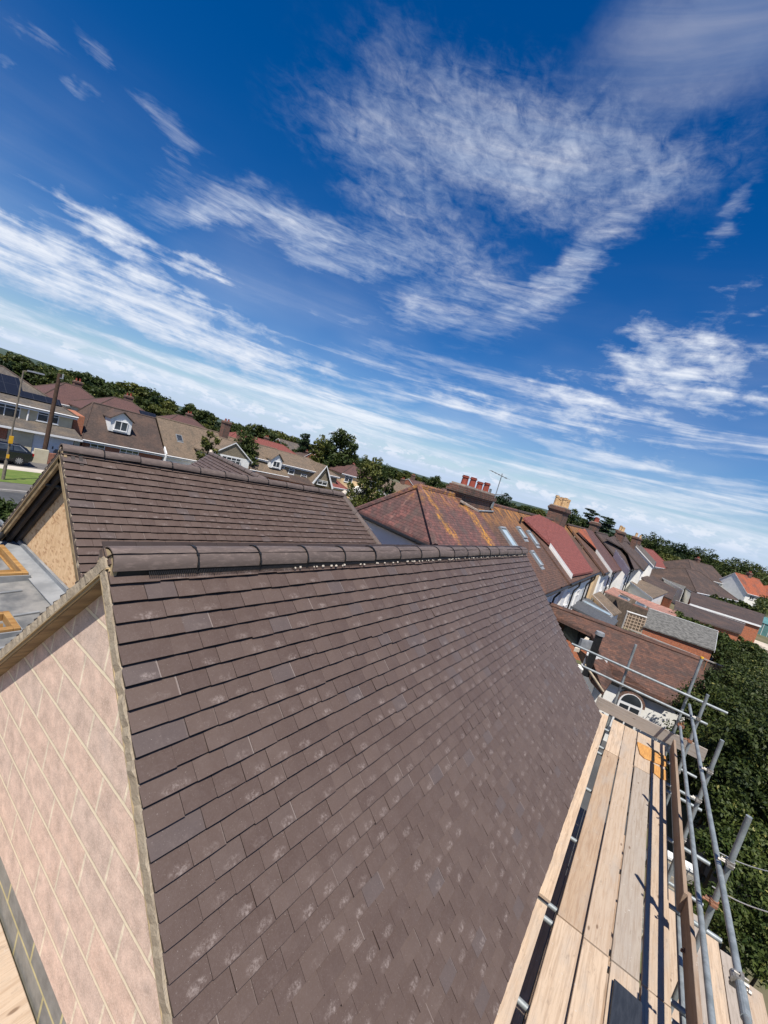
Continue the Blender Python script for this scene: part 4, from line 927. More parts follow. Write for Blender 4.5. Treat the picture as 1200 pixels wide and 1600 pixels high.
secs = [(22.62, 34.9, 3.2, 'brown1', 'second terrace house, with a smooth new red rear dormer roof', 'white'),
        (34.92, 45.6, 2.9, 'brown1', 'third terrace house, orange hip over a stained brown roof, white cheek', 'white'),
        (45.62, 56.0, 2.0, 'brown2', 'fourth terrace house, dark roof with a wide white dormer cheek', 'white'),
        (56.02, 76, 1.0, 'brown2', 'fifth terrace house, plain brown roof', 'white'),
        (76.05, 100, .2, 'greybrown', 'last terrace house, mossy grey roof ending in a white gable', 'white')]
TH = []
for i, (a, b_, ye_, rf, lb, wl) in enumerate(secs):
    D = 2*((6.6, 6.2, 5.5, 4.4, 3.5)[i]-ye_); zr = ZR-.03*i-(.25 if i > 2 else 0)
    t, W, u, v = house('terrace_house', lb, (a, ye_), 0, b_-a-.02, D, -2.8-.02*i, zr, (0, 0), rf, wl, gut='black', oh=.16, group='houses of the long terrace', barge=(i == 4))
    TH.append((t, ye_, (zr+2.8+.02*i)/(D/2), ye_+D/2, zr))
# raised rear roofs
t, ye_, mm, yr, zr = TH[0]
raised(t, [(818, 808.5), (843, 804), (860, 849)], [(843, 804), (881, 824), (927, 892), (895, 898), (860, 849)], [(860, 849), (895, 898)], mm, 'newred', z0=zr+.24, yr=yr, lowm=mm)
t, ye_, mm, yr, zr = TH[1]
raised(t, [(904, 831), (915, 827), (932, 858)], [(915, 827), (925, 829), (978, 889), (957, 893), (932, 858)], [(932, 858), (957, 893)], mm, 'purple', z0=zr+.28, yr=yr, lowm=mm)
P3 = [onplane(a, b, yr, zr+.28, mm) for a, b in ((902, 829), (914, 826.5), (932, 858.5))]; MB().prism(P3, (0, 0, .03)).build('orange_hip', M['orangered'], t)
t, ye_, mm, yr, zr = TH[2]
raised(t, [(947, 841), (968, 835), (978, 858)], [(968, 835), (978, 838), (1010, 887), (991, 889), (978, 858)], [(962, 858), (984, 889)], mm, 'brown2', z0=zr+.5, yr=yr, lowm=mm)
for (i, px, n, pm, rows, top) in ((0, 868, 8, 'pot_buff', 2, 1.02), (1, 931, 5, 'pot_red', 1, .62), (2, 974, 4, 'pot_buff', 1, .72)):
    t, ye_, mm, yr, zr = TH[i]; c = PY(px, 810, yr); chimney(t, (c.x+(1.2 if i else .4), yr, 0), 2.2+.3*i, 1.0 if rows == 2 else .7, zr-1.2, top-(.25 if i == 0 else 0), n, (1, 0, 0), pm, rows=rows, poth=.62 if i != 1 else .45)
for i, (px, n) in enumerate(((1000, 4), (1012, 5), (1021, 4))):
    t, ye_, mm, yr, zr = TH[3+(i > 0)]; c = PY(px, 850, yr); chimney(t, (60+i*14, yr, 0), 3, .7, zr-.8, zr+1.1, n, (1, 0, 0), 'pot_buff', poth=.5)
# rear wall furniture: downpipes and small windows, real pipes a hand off the wall
k = 0
for (x, y, dx) in ((20.6, 3.35, 0), (25.0, 3.2, .35), (29.6, 3.2, 0), (31.3, 3.2, 0), (40.6, 2.9, 0), (44.7, 2.9, 0), (48.6, 2.0, 0), (53.6, 2.0, 0)):
    mb = MB().tube((x, y-.28, -2.95), (x, y-.28, -3.25), .042, 8).tube((x, y-.28, -3.25), (x-dx*.3, y-.12, -3.55), .042, 8).tube((x-dx*.3, y-.12, -3.55), (x-dx, y-.12, -6.2), .042, 8)
    tt = t1 if x < 22.6 else TH[0 if x < 34.9 else 1 if x < 45.6 else 2][0]
    mb.build('downpipe', M['black'], tt)
for (x, y, z, w, h) in ((24.0, 3.2, -3.9, .5, .7), (27.4, 3.2, -4.3, 1.1, 1.1), (33.3, 3.2, -4.2, 1.2, 1.1), (37.8, 2.9, -4.1, 1.1, 1.0), (43, 2.9, -4.1, 1.1, 1.0), (51, 2.0, -4.1, 1.2, 1.0), (62, 1.0, -4, 1.3, 1.1), (70, 1.0, -4, 1.3, 1.1), (19.2, 3.35, -4.1, .8, 1.0)):
    tt = t1 if x < 22.6 else TH[0 if x < 34.9 else 1 if x < 45.6 else 2 if x < 56 else 3][0]
    window(tt, (x, y, z), w, h, (1, 0, 0), (0, -1, 0), 1)
MB().cbox(31.9, 34.0, 2.95, 3.18, G, -3.1).build('bay_panel', M['peach'], TH[0][0])

# ---- rear additions, sheds and gardens behind the terrace
def addition(name, label, cat, pts, roof, wall, th=.12, wz=None, inset=.12, group=None, trim=None, lights=()):
    P = [PZ(*p) for p in pts]; c = sum(P, Vector())/len(P)
    t = thing(name, (c.x, c.y, G), label, cat, group)
    MB().prism(P, (0, 0, -th)).build('roof', M[roof], t)
    Q = [p+(c-p).normalized()*inset*1.5 for p in P]; Q = [Vector((q.x, q.y, q.z-th-.0)) for q in Q]
    mb = MB(); n = len(Q); lo = [Vector((q.x, q.y, G)) for q in Q]
    for i in range(n): j = (i+1) % n; mb.face([Q[j], Q[i], lo[i], lo[j]])
    mb.face(Q); mb.build('wall', M[wall], t)
    if trim:
        for i, j in trim:
            a, b = P[i], P[j]; mb = MB().box(a+Vector((0, 0, .015)), b-a, Vector((0, 0, -.2)), (c-a).normalized()*-.04); mb.build('verge_trim', M['upvc'], t)
    nrm = (P[1]-P[0]).cross(P[2]-P[0]).normalized(); nrm = nrm if nrm.z > 0 else -nrm
    for (px, py, w, h, gl) in lights:
        d = ray(px, py); k = (P[0].dot(nrm))/d.dot(nrm); p = d*k; uu = (P[1]-P[0]).normalized(); rooflight(t, p, uu, (P[3]-P[0]).normalized() if len(P) > 3 else nrm.cross(uu), w, h, gl)
    return t, P
addition('kitchen_addition', 'slate grey lean-to with one long roof window, red brick side, behind the first terrace houses', 'lean-to', [(881, 941, -4.6), (912, 929, -4.6), (966, 970, -5.3), (957, 980, -5.3)], 'slate', 'brickO', lights=((932, 951, .9, 2.2, 'skyglass'),))
addition('lean_to', 'narrow white walled lean-to with mossy brown tiles next to the slate grey one', 'lean-to', [(926, 929, -4.6), (938, 924, -4.6), (972, 957, -5.1), (957, 961, -5.1)], 'tan', 'white', trim=((0, 3),))
addition('kitchen_addition', 'salmon tiled addition with two dark solar roof windows', 'lean-to', [(945, 924, -4.7), (958, 917, -4.7), (1062, 957, -5.4), (1052, 966, -5.5), (986, 942, -5.5)], 'pinktile', 'fence', lights=((974, 934, 1.3, 1.0, 'solar'), (1000, 945, 1.3, 1.0, 'solar')))
addition('brick_shed', 'grey cement sheet roofed red brick shed running away beyond the neighbour roof', 'shed', [(1014, 950, -5.1), (1122, 986, -5.1), (1117, 1016, -5.55), (1005, 978, -5.55)], 'corrug', 'brickO', th=.08, inset=.1, trim=((1, 2), (0, 1)))
addition('lean_to', 'mossy brown tiled addition with white gable edge in the middle of the terrace rear', 'lean-to', [(985, 909, -4.6), (1000, 905, -4.6), (1045, 925, -4.9), (1020, 935, -5.2)], 'tan', 'white', trim=((0, 3),))
addition('outbuilding', 'dark brown tiled outbuilding with orange brick wall behind the terrace', 'outbuilding', [(1002, 902, -4.7), (1018, 898, -4.7), (1058, 921, -4.9), (1050, 937, -5.3), (1025, 926, -5.3)], 'brown2', 'brickO')
addition('garage_row', 'long dark brown garage roof, the farther of the two', 'garage', [(1080, 924, -5.0), (1195, 960, -5.0), (1190, 978, -5.4), (1078, 943, -5.4)], 'brown2', 'brickO', trim=((3, 2),), group='long garage roofs')
addition('garage_row', 'long dark brown garage roof, the nearer of the two, half behind hedge', 'garage', [(1056, 938, -5.2), (1165, 975, -5.2), (1158, 990, -5.6), (1052, 957, -5.6)], 'brown2', 'brickO', trim=((0, 1),), group='long garage roofs')
addition('flat_roof', 'white edged pale flat roof beyond the dark outbuilding', 'roof', [(1022, 895, -4.9), (1040, 895, -4.9), (1075, 912, -5.0), (1068, 922, -5.2)], 'corrug', 'white', trim=((0, 3), (1, 2)))
addition('conservatory', 'pale blue white conservatory roof between garages and gardens', 'conservatory', [(1085, 920, -5.4), (1096, 916, -5.2), (1115, 930, -5.6), (1090, 930, -5.8)], 'skyglass', 'white')
addition('flat_roof', 'grey flat roof strip with white kerb beside the conservatory', 'roof', [(1066, 915, -5.2), (1080, 912, -5.2), (1106, 930, -5.6), (1090, 934, -5.7)], 'slate', 'white', trim=((1, 2),))
# trellis, fence
def slatfence(a, b, z0, z1, label, m='fence', lattice=False, cap=None, sp=.16, name='garden_fence', group=None):
    a, b = Vector((*a, 0)), Vector((*b, 0)); d = (b-a); L = d.length; d.normalize(); t = thing(name, (a.x, a.y, G), label, 'fence', group); n = Vector((-d.y, d.x, 0)); mb = MB(); H = z1-z0; i = 0; x = 0
    A = Vector((a.x, a.y, z0))
    if lattice:
        while x < L: mb.box(A+d*x, d*.05, n*.02, (0, 0, H)); x += .22
        z = 0
        while z < H: mb.box(A+n*.021+Vector((0, 0, z)), d*L, n*.02, (0, 0, .05)); z += .22
    else:
        while x < L: mb.box(A+d*x+n*.01*random.random(), d*(sp*.82), n*.02, (0, 0, H+.03*random.random())); x += sp
    mb.build('slat_panel', M[m], t); x = 0; mb = MB()
    while x <= L+.1: MB().box(A+d*min(x, L)-n*.09, d*.09, n*.085, (0, 0, H+.08)).build('post', M['fence' if not lattice else 'kerb'], t); x += 2.4
    if cap: MB().box(A+Vector((0, 0, H+.05))-n*.05, d*L, n*.10, (0, 0, .06)).build('rail', M[cap], t)
    return t
pa, pb = PZ(972, 975, -5.9), PZ(1003, 985, -5.9); slatfence((pa.x, pa.y), (pb.x, pb.y), -7.2, -5.0, 'pale square trellis screen with white top rail between lean-to and brick shed', 'trellis', True, 'white')
pa, pb = PZ(984, 983, -5.9), PZ(1138, 1044, -5.9); slatfence((pa.x, pa.y), (pb.x, pb.y), -7.6, -6.0, 'dark picket fence with pale capping in front of the brick shed', 'fence', cap='kerb', sp=.2)

# ---- neighbour's low tiled rear roofs right beyond the scaffold
nb = thing('neighbour_bungalow', (19, 0, G), 'neighbour low clay tiled roof just beyond the scaffold end, arched white window', 'house')
R1, R2 = PZ(858, 944, -3.85), PZ(1098, 1032, -3.95); E1, E2 = PZ(958, 1058, -5.25), PZ(1048, 1096, -5.3); V1 = PZ(928, 1012, -4.6)
E3 = PZ(1105, 1118, -5.3); Vv = PZ(908, 972, -4.3)
W0 = PZ(832, 930, -3.85)
mb = MB(); T = Vector((0, 0, -.15))
mb.prism([R1, R2, E3, E2, E1, PZ(936, 1018, -4.55), PZ(925, 990, -4.25), PZ(868, 963, -4.2)], T)
back = (R1+Vector((3.6, .4, -2.0)), R2+Vector((3.6, .4, -2.0)))
mb.prism([R1, R2, back[1], back[0]], T); mb.build('roof', M['rose'], nb)
MB().tube(R1, R2, .11, 8).build('ridge_capping', M['rose'], nb)
# white wall below the eaves with an arched window
e = (E2-E1).normalized(); ex = Vector((e.x, e.y, 0)).normalized(); no = Vector((-ex.y, ex.x, 0)); no = no if no.x < 0 else -no
wa = E1+ex*-.1+Vector((.16, 0, 0)); wb = E1+ex*5.2+Vector((.16, 0, 0))
MB().prism([Vector((wa.x, wa.y, -5.42)), Vector((wb.x, wb.y, -5.50)), Vector((wb.x, wb.y, G)), Vector((wa.x, wa.y, G))], (.25, 0, 0)).build('wall', M['white'], nb)
MB().box((E1.x-.02, E1.y, E1.z-.16), (E2-E1), (.12, 0, 0), (0, 0, -.12)).build('fascia', M['black'], nb)
wc = PX(984, 1099, wa.x+.12)
def arch(cc_, w, h, grow):
    pts = [cc_-ex*(w/2+grow)-Vector((0, 0, h)), cc_+ex*(w/2+grow)-Vector((0, 0, h))]
    pts += [cc_+ex*math.cos(a)*(w/2+grow)+Vector((0, 0, math.sin(a)*(w/2+grow))) for a in [math.pi*k/14 for k in range(15)]]; return pts
MB().prism(arch(wc+no*.10, .8, .0, .09), -no*.10).build('brick_arch', M['brickD'], nb)
fr = MB().prism(arch(wc+no*.125, .8, 1.1, 0), -no*.03).build('arched_window', M['upvc'], nb)
for dz in (0,): 
    MB().prism(arch(wc+no*.14+Vector((0, 0, .05)), .68, -.02, 0), -no*.012).build('pane', M['glass'], fr)
    for sx in (-.18, .18): MB().box(wc+no*.13-ex*.15+ex*sx-Vector((0, 0, 1.05)), ex*.30, no*.012, (0, 0, .98)).build('pane', M['glass'], fr)
# left bit: hipped projection with the flue and a small side window
sb = thing('neighbour_outshot', (16, 1, G), 'small tiled outshot with grey window and black flue beside the roof edge', 'outshot')
a1, a2, a3, a4 = PZ(916, 1046, -5.0), PZ(950, 1030, -4.7), PZ(958, 1060, -5.3), PZ(943, 1082, -5.6)
MB().prism([PZ(900, 1010, -4.9), PZ(925, 1030, -4.75), a2, a3, a4, PZ(925, 1062, -5.5)], (0, 0, -.12)).build('roof', M['rose'], sb)
MB().prism([PZ(886, 968, -4.6), PZ(905, 980, -4.6), PZ(922, 990, -4.7), PZ(900, 1008, -5.1), PZ(880, 985, -5.0)], (0, 0, -.12)).build('felt_roof', M['felt'], sb)
MB().prism([PZ(898, 1012, -4.8), PZ(920, 991, -4.4), PZ(926, 993, -4.4), PZ(906, 1014, -4.8)], (0, 0, -.15)).build('mortar_verge', M['mortarW'], sb)
q0 = PZ(925, 1018, -4.55); window(sb, PZ(930, 1034, -4.95), .75, .5, (0.25, -1, 0), (-1, -.25, 0), 1)
MB().box(PZ(906, 1012, -4.75), (.5, -.55, 0), (.1, .1, 0), (0, 0, .35)).build('lead_box', M['lead'], sb)
MB().prism([Vector((p.x, p.y, -5.6)) for p in (PZ(900, 1012, -5.0), PZ(950, 1032, -5.0), PZ(956, 1062, -5.5), PZ(930, 1068, -5.7))], (0, 0, -2.1)).build('wall', M['white'], sb)
MB().tube(PZ(914, 1038, -4.95), PZ(943, 1081, -5.55), .045, 6).build('gutter', M['mortar'], sb)
fb = PZ(920, 1040, -4.95); ft = Vector((fb.x, fb.y, PX(936, 992, fb.x).z)); fl = thing('flue', fb, 'thick black twin wall flue standing on the neighbour outshot', 'flue')
mb = MB().tube(fb-Vector((0, 0, .4)), ft, .13, 14); mb.build('pipe', M['black'], fl); MB().tube(ft, ft+Vector((0, 0, .12)), .17, 14, .15).build('cowl', M['lead'], fl)
# ------------------------------------------------------------------ far side of the street
Yh = 50.0
# cream semi with solar panels and lean-to garage
t, W, u, v = house('cream_house', 'cream rendered house with solar panels and garage, across the street at the far left', (-4, 50), 0, 21.1, 9.5, -3.40, -.75, (1, 1), 'greybrown', 'cream',
    wins=[(6.3, -4.55, 1.2, 1.3, 1), (15.9, -4.35, 2.2, 1.25, 1), (20.0-.9, -4.25, 1.7, .95, 1)], group=None)
MB().tube((14.15-.6, 49.85, -3.5), (14.15-.6, 49.85, -5.1), .07, 8).build('downpipe', M['upvc'], t)
MB().tube((10.6, 49.93, -4.9), (10.6, 49.7, -4.95), .32, 14, .28).build('satellite_dish', M['footway'], t)
sl_ = 2.65/4.75; n_ = Vector((0, -sl_, 1)).normalized(); dn_ = Vector((0, -1, -sl_)).normalized()
mb = MB()
for (x0, x1, r0, r1) in ((2.5, 11.9, 0, 1.), (5.3, 13.3, 1, 2.6), (7., 16.2, 2.6, 3.4)):
    o = Vector((x0, 50-.1, -3.40))+n_*.06-dn_*(.2+(3.9-r1)*1.25) if False else Vector((x0, 50, -3.4))-dn_*(.15+(3.9-r1)*1.3)+n_*.06
    MB().box(o, (x1-x0, 0, 0), -dn_*(r1-r0)*1.3, n_*.05).build('solar_panel', M['solar'], t)
# porch lean-to roof and garage front
mb = MB().prism([(-4.2, 50.02, -4.85), (17.4, 50.02, -4.85), (17.4, 47.6, -5.45), (-4.2, 47.6, -5.45)], (0, 0, -.14)); mb.build('lean_to_roof', M['greybrown'], t)
MB().cbox(-4.2, 17.4, 47.52, 47.6, -5.68, -5.5).build('fascia', M['upvc'], t)
MB().cbox(11.9, 13.7, 47.95, 48.15, G, -5.6).build('pier', M['cream'], t); MB().cbox(16.9, 17.35, 47.95, 48.15, G, -5.6).build('pier', M['cream'], t)
g_ = MB().cbox(13.75, 16.85, 48.05, 48.13, G+.1, -5.62).build('garage_door', M['white'], t); MB().cbox(15.25, 15.33, 48.0, 48.04, G+.9, G+1.15).build('handle', M['black'], g_)
for k_ in range(4): MB().cbox(13.8, 16.8, 48.035, 48.049, G+.5+k_*.42, G+.53+k_*.42).build('rib', M['upvc'], g_)
MB().cbox(11.2, 11.85, 47.9, 48.2, G, -5.6).build('brick_pier', M['brickO'], t); MB().cbox(9.2, 9.8, 47.9, 48.2, G, -5.6).build('brick_pier', M['brickO'], t)
MB().cbox(9.85, 11.15, 48.6, 48.7, G, -5.7).build('porch', M['pebble'], t); MB().cbox(10.2, 10.9, 48.52, 48.59, G+.1, G+2.1).build('front_door', M['black'], t)
# low garden wall
b = thing('garden_wall', (17.5, 44, G), 'low red and cream garden wall beside the dark van', 'wall'); MB().cbox(13.9, 15.0, 44.2, 44.45, G, G+1.05).build('brickwork', M['brick'], b); MB().cbox(12.9, 13.88, 44.2, 44.45, G, G+1.25).cbox(15.02, 15.6, 44.2, 44.45, G, G+1.3).build('render', M['cream'], b)
# dark brown house with white dormer
t, W, u, v = house('chalet_house', barge=False, label='brown catslide roofed chalet house with one white dormer, second from the left across the street', O=(18.4, 50.3), ang=0, L=8.3, D=7.6, ze=-5.4, zr=-1.9, hips=(1, 0), roof='brown2', wall='brick', inset=1.6,
    wins=[(1.4, -6.5, 1.4, 1.1, 1), (4.6, -6.5, 2.0, 1.1, 2)])
MB().prism([(18.2, 50.4, -5.5), (18.2, 53.2, -5.5), (18.2, 53.2, -3.2), (18.2, 50.4, -3.45)], (-.9, 0, 0)).build('side_wall', M['brickO'], t)
def dormer(t, x, y, z, w, h, dep, label=None, roof='brown2', wall='upvc', bars=1, pitch=.55, u=(1, 0, 0)):
    u = Vector(u).normalized(); n = Vector((-u.y, u.x, 0)); c = Vector((x, y, z)); d = MB().box(c-u*w/2, u*w, n*dep, (0, 0, h)).prism([c-u*w/2+Vector((0, 0, h+.001)), c+u*w/2+Vector((0, 0, h+.001)), c+Vector((0, 0, h+w*pitch*.9))], n*.3).build('dormer', M[wall], t)
    A = c+Vector((0, 0, h+w*pitch)); o = .18
    mb = MB()
    for sg in (-1, 1): p = c+u*sg*(w/2+o)+Vector((0, 0, h-.08)); mb.prism([A-n*.22, A+n*dep, p+n*dep, p-n*.22], (0, 0, .09))
    mb.build('dormer_roof', M[roof], d); window(d, c+Vector((0, 0, h*.52))-n*.01, w*.62, h*.72, u, -n, bars, tr=False); return d
dormer(t, 22.0, 51.2, -4.35, 2.2, 1.45, 3.5, roof='brown2', pitch=.38)
# tan tiled house with gabled bay wing
t, W, u, v = house('bay_house', 'moss tinted tan roof with one rooflight, third house across the street', (27.1, 50.2), 0, 8.6, 8, -5.4, -1.65, (0, 0), 'tan', 'white', wins=[], barge=False)
MB().prism([(26.97, 49.8, -5.5), (26.97, 50.6, -4.8), (26.97, 50.6, -7), (26.97, 49.8, -7)], (-.14, 0, 0)).build('white_verge', M['upvc'], t)
nrm = Vector((0, -3.75/4, 1)).normalized(); rooflight(t, Vector((29.3, 52.2, -5.4+2.0*3.75/4)), Vector((1, 0, 0)), Vector((0, -1, -3.75/4)), .8, 1.0, 'glass')
t2, W2, u2, v2 = house('bay_wing', 'white gabled wing with wide bay window, in front of the tan roofed house', (39.3-2.3, 47.6), R_(90), 9, 5.7, -3.95, -2.1, (0, 0), 'tan', 'white', cat='house wing', oh=.35, gable_mat='stone')
window(t2, (34.0, 47.45, -4.75), 2.9, 1.25, (1, 0, 0), (0, -1, 0), 3)
MB().cbox(32.3, 35.7, 47.1, 47.58, -6.7, -5.45).build('stone_apron', M['stone'], t2); MB().cbox(31.35, 31.9, 47.3, 47.55, G, G+1.2).cbox(36.3, 36.9, 47.3, 47.55, G, G+1.2).build('brick_plinth', M['brick'], t2)
MB().tube((37.1, 47.45, -4.1), (37.1, 47.45, G), .06, 8).build('downpipe', M['black'], t2)
chimney(t2, (36.2, 53.5, 0), 1.0, .8, -2.5, .15, 2, (1, 0, 0), 'pot_red', brick='brickD', poth=.3)
# next: long tan roof with tiny gabled dormer
t, W, u, v = house('dormer_house', 'tan roofed house with a small white gabled dormer behind the slim tree', (37.6, 50.8), R_(-3), 9.2, 8.6, -5.3, -1.9, (0, 0), 'tan', 'stone', wins=[(2.2, -6.3, 1.5, 1.0, 1)])
dormer(t, 44.4, 50.8, -4.75, 2.1, 1.3, 3., roof='tan', pitch=.5, u=(math.cos(-.05), math.sin(-.05), 0))
chimney(t, (40, 55, 0), .8, .8, -2.6, -.8, 1, (1, 0, 0), poth=.25)
# long buff house
q1, q2 = PZ(393, 711, -3.6), PZ(505, 738, -4.05); an = math.atan2(q2.y-q1.y, q2.x-q1.x)
Lh = min((q2-q1).length, 24)
t, W, u, v = house('long_house', 'long buff stone house with tan roof, small white windows and a white edged cross gable', (q1.x, q1.y), R_(-8), 17.5, 8.4, -3.7, -2.05, (1, 1), 'tan', 'stone',
    wins=[(5.6, -4.7, 1.1, .9, 0), (7.6, -4.7, 1.1, .9, 0), (10.2, -5.2, 1.2, 1.0, 0), (14.6, -4.9, 1.0, 1.0, 0)])
def Wl(uu, vv, z): return W(uu, vv, z)
mb = MB()
ga, gb, gc = W(11.2, -1.2, -5.9), W(15.6, -1.2, -5.9), W(13.2, -1.2, -2.5)
mb.prism([ga, gb, gc], v*4); mb.build('cross_gable', M['stone'], t)
mb = MB(); mb.prism([ga-u*.3+Vector((0, 0, -.1))-v*.3, gc+Vector((0, 0, .1))-v*.3, gc+Vector((0, 0, .1))+v*4.5, ga-u*.3+Vector((0, 0, -.1))+v*4.5], (0, 0, .1)); mb.prism([gb+u*.3+Vector((0, 0, -.1))-v*.3, gc+Vector((0, 0, .1))-v*.3, gc+Vector((0, 0, .1))+v*4.5, gb+u*.3+Vector((0, 0, -.1))+v*4.5], (0, 0, .1)); mb.build('cross_roof', M['tan'], t)
mb = MB(); mb.prism([ga-u*.3-v*.34, gc-v*.34+Vector((0, 0, .2)), gc-v*.34, ga-v*.34-Vector((0, 0, .25))], -v*.05); mb.prism([gb+u*.3-v*.34, gc-v*.34+Vector((0, 0, .2)), gc-v*.34, gb-v*.34-Vector((0, 0, .25))], -v*.05); mb.build('barge_board', M['upvc'], t)
window(t, (ga+gb)/2-v*.05+Vector((0, 0, .55)), 2.2, .8, u, -v, 1); window(t, W(9.0, -.02, -6.5), 1.2, 1.1, u, -v, 1)
MB().box(W(.3, -2.4, G), u*10.5, v*2.4, (0, 0, 1.7)).build('brick_porch', M['brickO'], t)
MB().prism([W(.1, -2.7, G+1.7), W(11, -2.7, G+1.7), W(11, 0, G+2.5), W(.1, 0, G+2.5)], (0, 0, .1)).build('porch_roof', M['brown2'], t)
# red roofed porch building, buff boarded site and pale hipped house
t, W, u, v = house('timber_bungalow', 'small orange timber fronted bungalow with red tiled roof', (55.2, 49.4), R_(-4), 5.2, 5, -5.5, -4.0, (1, 1), 'newred', 'peach', wins=[])
t, W, u, v = house('hipped_villa', 'pale villa with a hipped brown roof and white bays, right of the orange bungalow', (63.5, 53.5), R_(-22), 8.6, 8.6, -3.1, -1.2, (1, 1), 'purple', 'peach', wins=[(1.6, -4.1, 1.8, 1.2, 1), (6.2, -4.1, 2.0, 1.2, 1), (1.6, -6.5, 2, 1.2, 1), (6.2, -6.5, 2.2, 1.2, 1)])
MB().prism([W(2.9, -1.4, G), W(5.3, -1.4, G), W(5.3, -1.4, -5.6), W(4.1, -1.4, -4.9), W(2.9, -1.4, -5.6)], v*1.4).build('porch', M['white'], t)
t, W, u, v = house('bungalow', 'white bungalow with pale tan roof beyond the olive tree', (93, 62), R_(-14), 17, 9, -5.2, -2.9, (1, 1), 'tan', 'white', wins=[(3, -6.3, 2, 1.2, 1), (8, -6.3, 2, 1.2, 1), (13, -6.3, 2, 1.2, 1)], chims=[(9, 4.5, 1.2, .8, -3.6, -1.6, 2)])
t, W, u, v = house('distant_house', 'long low brown roofed house behind the lichen roof ridge', (125, 72), R_(-10), 24, 9, -3.8, -1.2, (0, 0), 'purple', 'brick', wins=[(4, -5, 2, 1.2, 1), (12, -5, 2, 1.2, 1)], chims=[(2, 4.5, 1.4, .9, -2, .4, 2)])
# second row of houses, further back
hx = PY(64, 600, 77).x; back = [((hx, 77), 3, 11, 9, -3.9, -1.0, 'purple', 'pebble', 'reddish hipped roof house partly hidden behind the solar roof'),
        ((25.5, 70), -2, 11.5, 9, -3.6, -1.0, 'purple', 'pebble', 'reddish hipped house with chimney and black panels, behind the chalet house'),
        ((40, 78), -4, 12, 9, -3.7, -1.1, 'purple', 'pebble', 'reddish roofed house with a single chimney at the wood edge'),
        ((56, 82), -8, 22, 9, -3.8, -1.5, 'newred', 'brick', 'orange red roofed terrace with scaffolded chimney behind the tan houses'),
        ((79, 84), -8, 12, 9, -4.4, -2.3, 'brown2', 'stone', 'dark brown roofed house right of the orange roofed terrace'),
        ((88, 98), -5, 26, 10, -3.3, -.2, 'greybrown', 'brick', 'grey roofed house with a small red gable among the trees'),
        ((80, 75), -8, 15, 9, -3.6, -1.1, 'newred', 'brick', 'red roofed house with white barge boards just behind the long buff house')]
for (o, a, L, D, ze, zr, rf, wl, lb) in back:
    hp = (0, 0) if 'white barge' in lb or 'grey roofed' in lb else (1, 1)
    t, W, u, v = house('rear_house', lb, o, R_(a), L, D, ze, zr, hp, rf, wl, wins=[(L*.25, ze-1.0, 1.4, 1.1, 1), (L*.65, ze-1., 1.4, 1.1, 1)], chims=[(L*.6, D*.62, 1.1, .8, zr-1.2, zr+.75, 2)], group='houses behind the street row')
    if 'black panels' in lb: s_ = (zr-ze)/(D/2); MB().box(W(L*.66, .8, ze+.8*s_+.1), u*2.6, (v+Vector((0, 0, s_)))*1.9, (0, 0, .06)).build('solar_panel', M['solar'], t)
# ------------------------------------------------------------------ right hand distance
rt = [((86, -6.5), -28, 15, 10, -5.2, -2.3, 'brown2', 'brick', 'dark hipped bungalow with red brick wall past the terrace end', (1, 1)),
      ((128, -8), -32, 16, 10, -4.3, -1.0, 'brown2', 'white', 'white walled house with dark roof, left of the orange roofed gable', (1, 0)),
      ((135, -19.5), -40, 9, 8, -4.6, -.9, 'orangered', 'white', 'white gabled house with bright orange red roof', (0, 0)),
      ((137, -29), -25, 12, 10, -5.0, -2.0, 'orangered', 'brick', 'orange hipped roof house at the right edge, with white chimney', (1, 1)),
      ((118, 1), -14, 20, 9, -4.6, -1.3, 'newred', 'white', 'long red brown roofed house beyond the dark bungalow', (1, 1)),
      ((160, -31), -30, 14, 9, -4.5, -1.2, 'orangered', 'brick', 'small red roofed house at the far right horizon', (1, 1))]
for (o, a, L, D, ze, zr, rf, wl, lb, hp) in rt:
    t, W, u, v = house('distant_house', lb, o, R_(a), L, D, ze, zr, hp, rf, wl, wins=[(L*.25, ze-1.0, 1.6, 1.1, 1), (L*.7, ze-1., 1.6, 1.1, 1)], chims=[(L*.55, D*.5, 1.1, .8, zr-1.2, zr+.9, 2)] if 'bungalow' not in lb else [], group='houses past the terrace end')
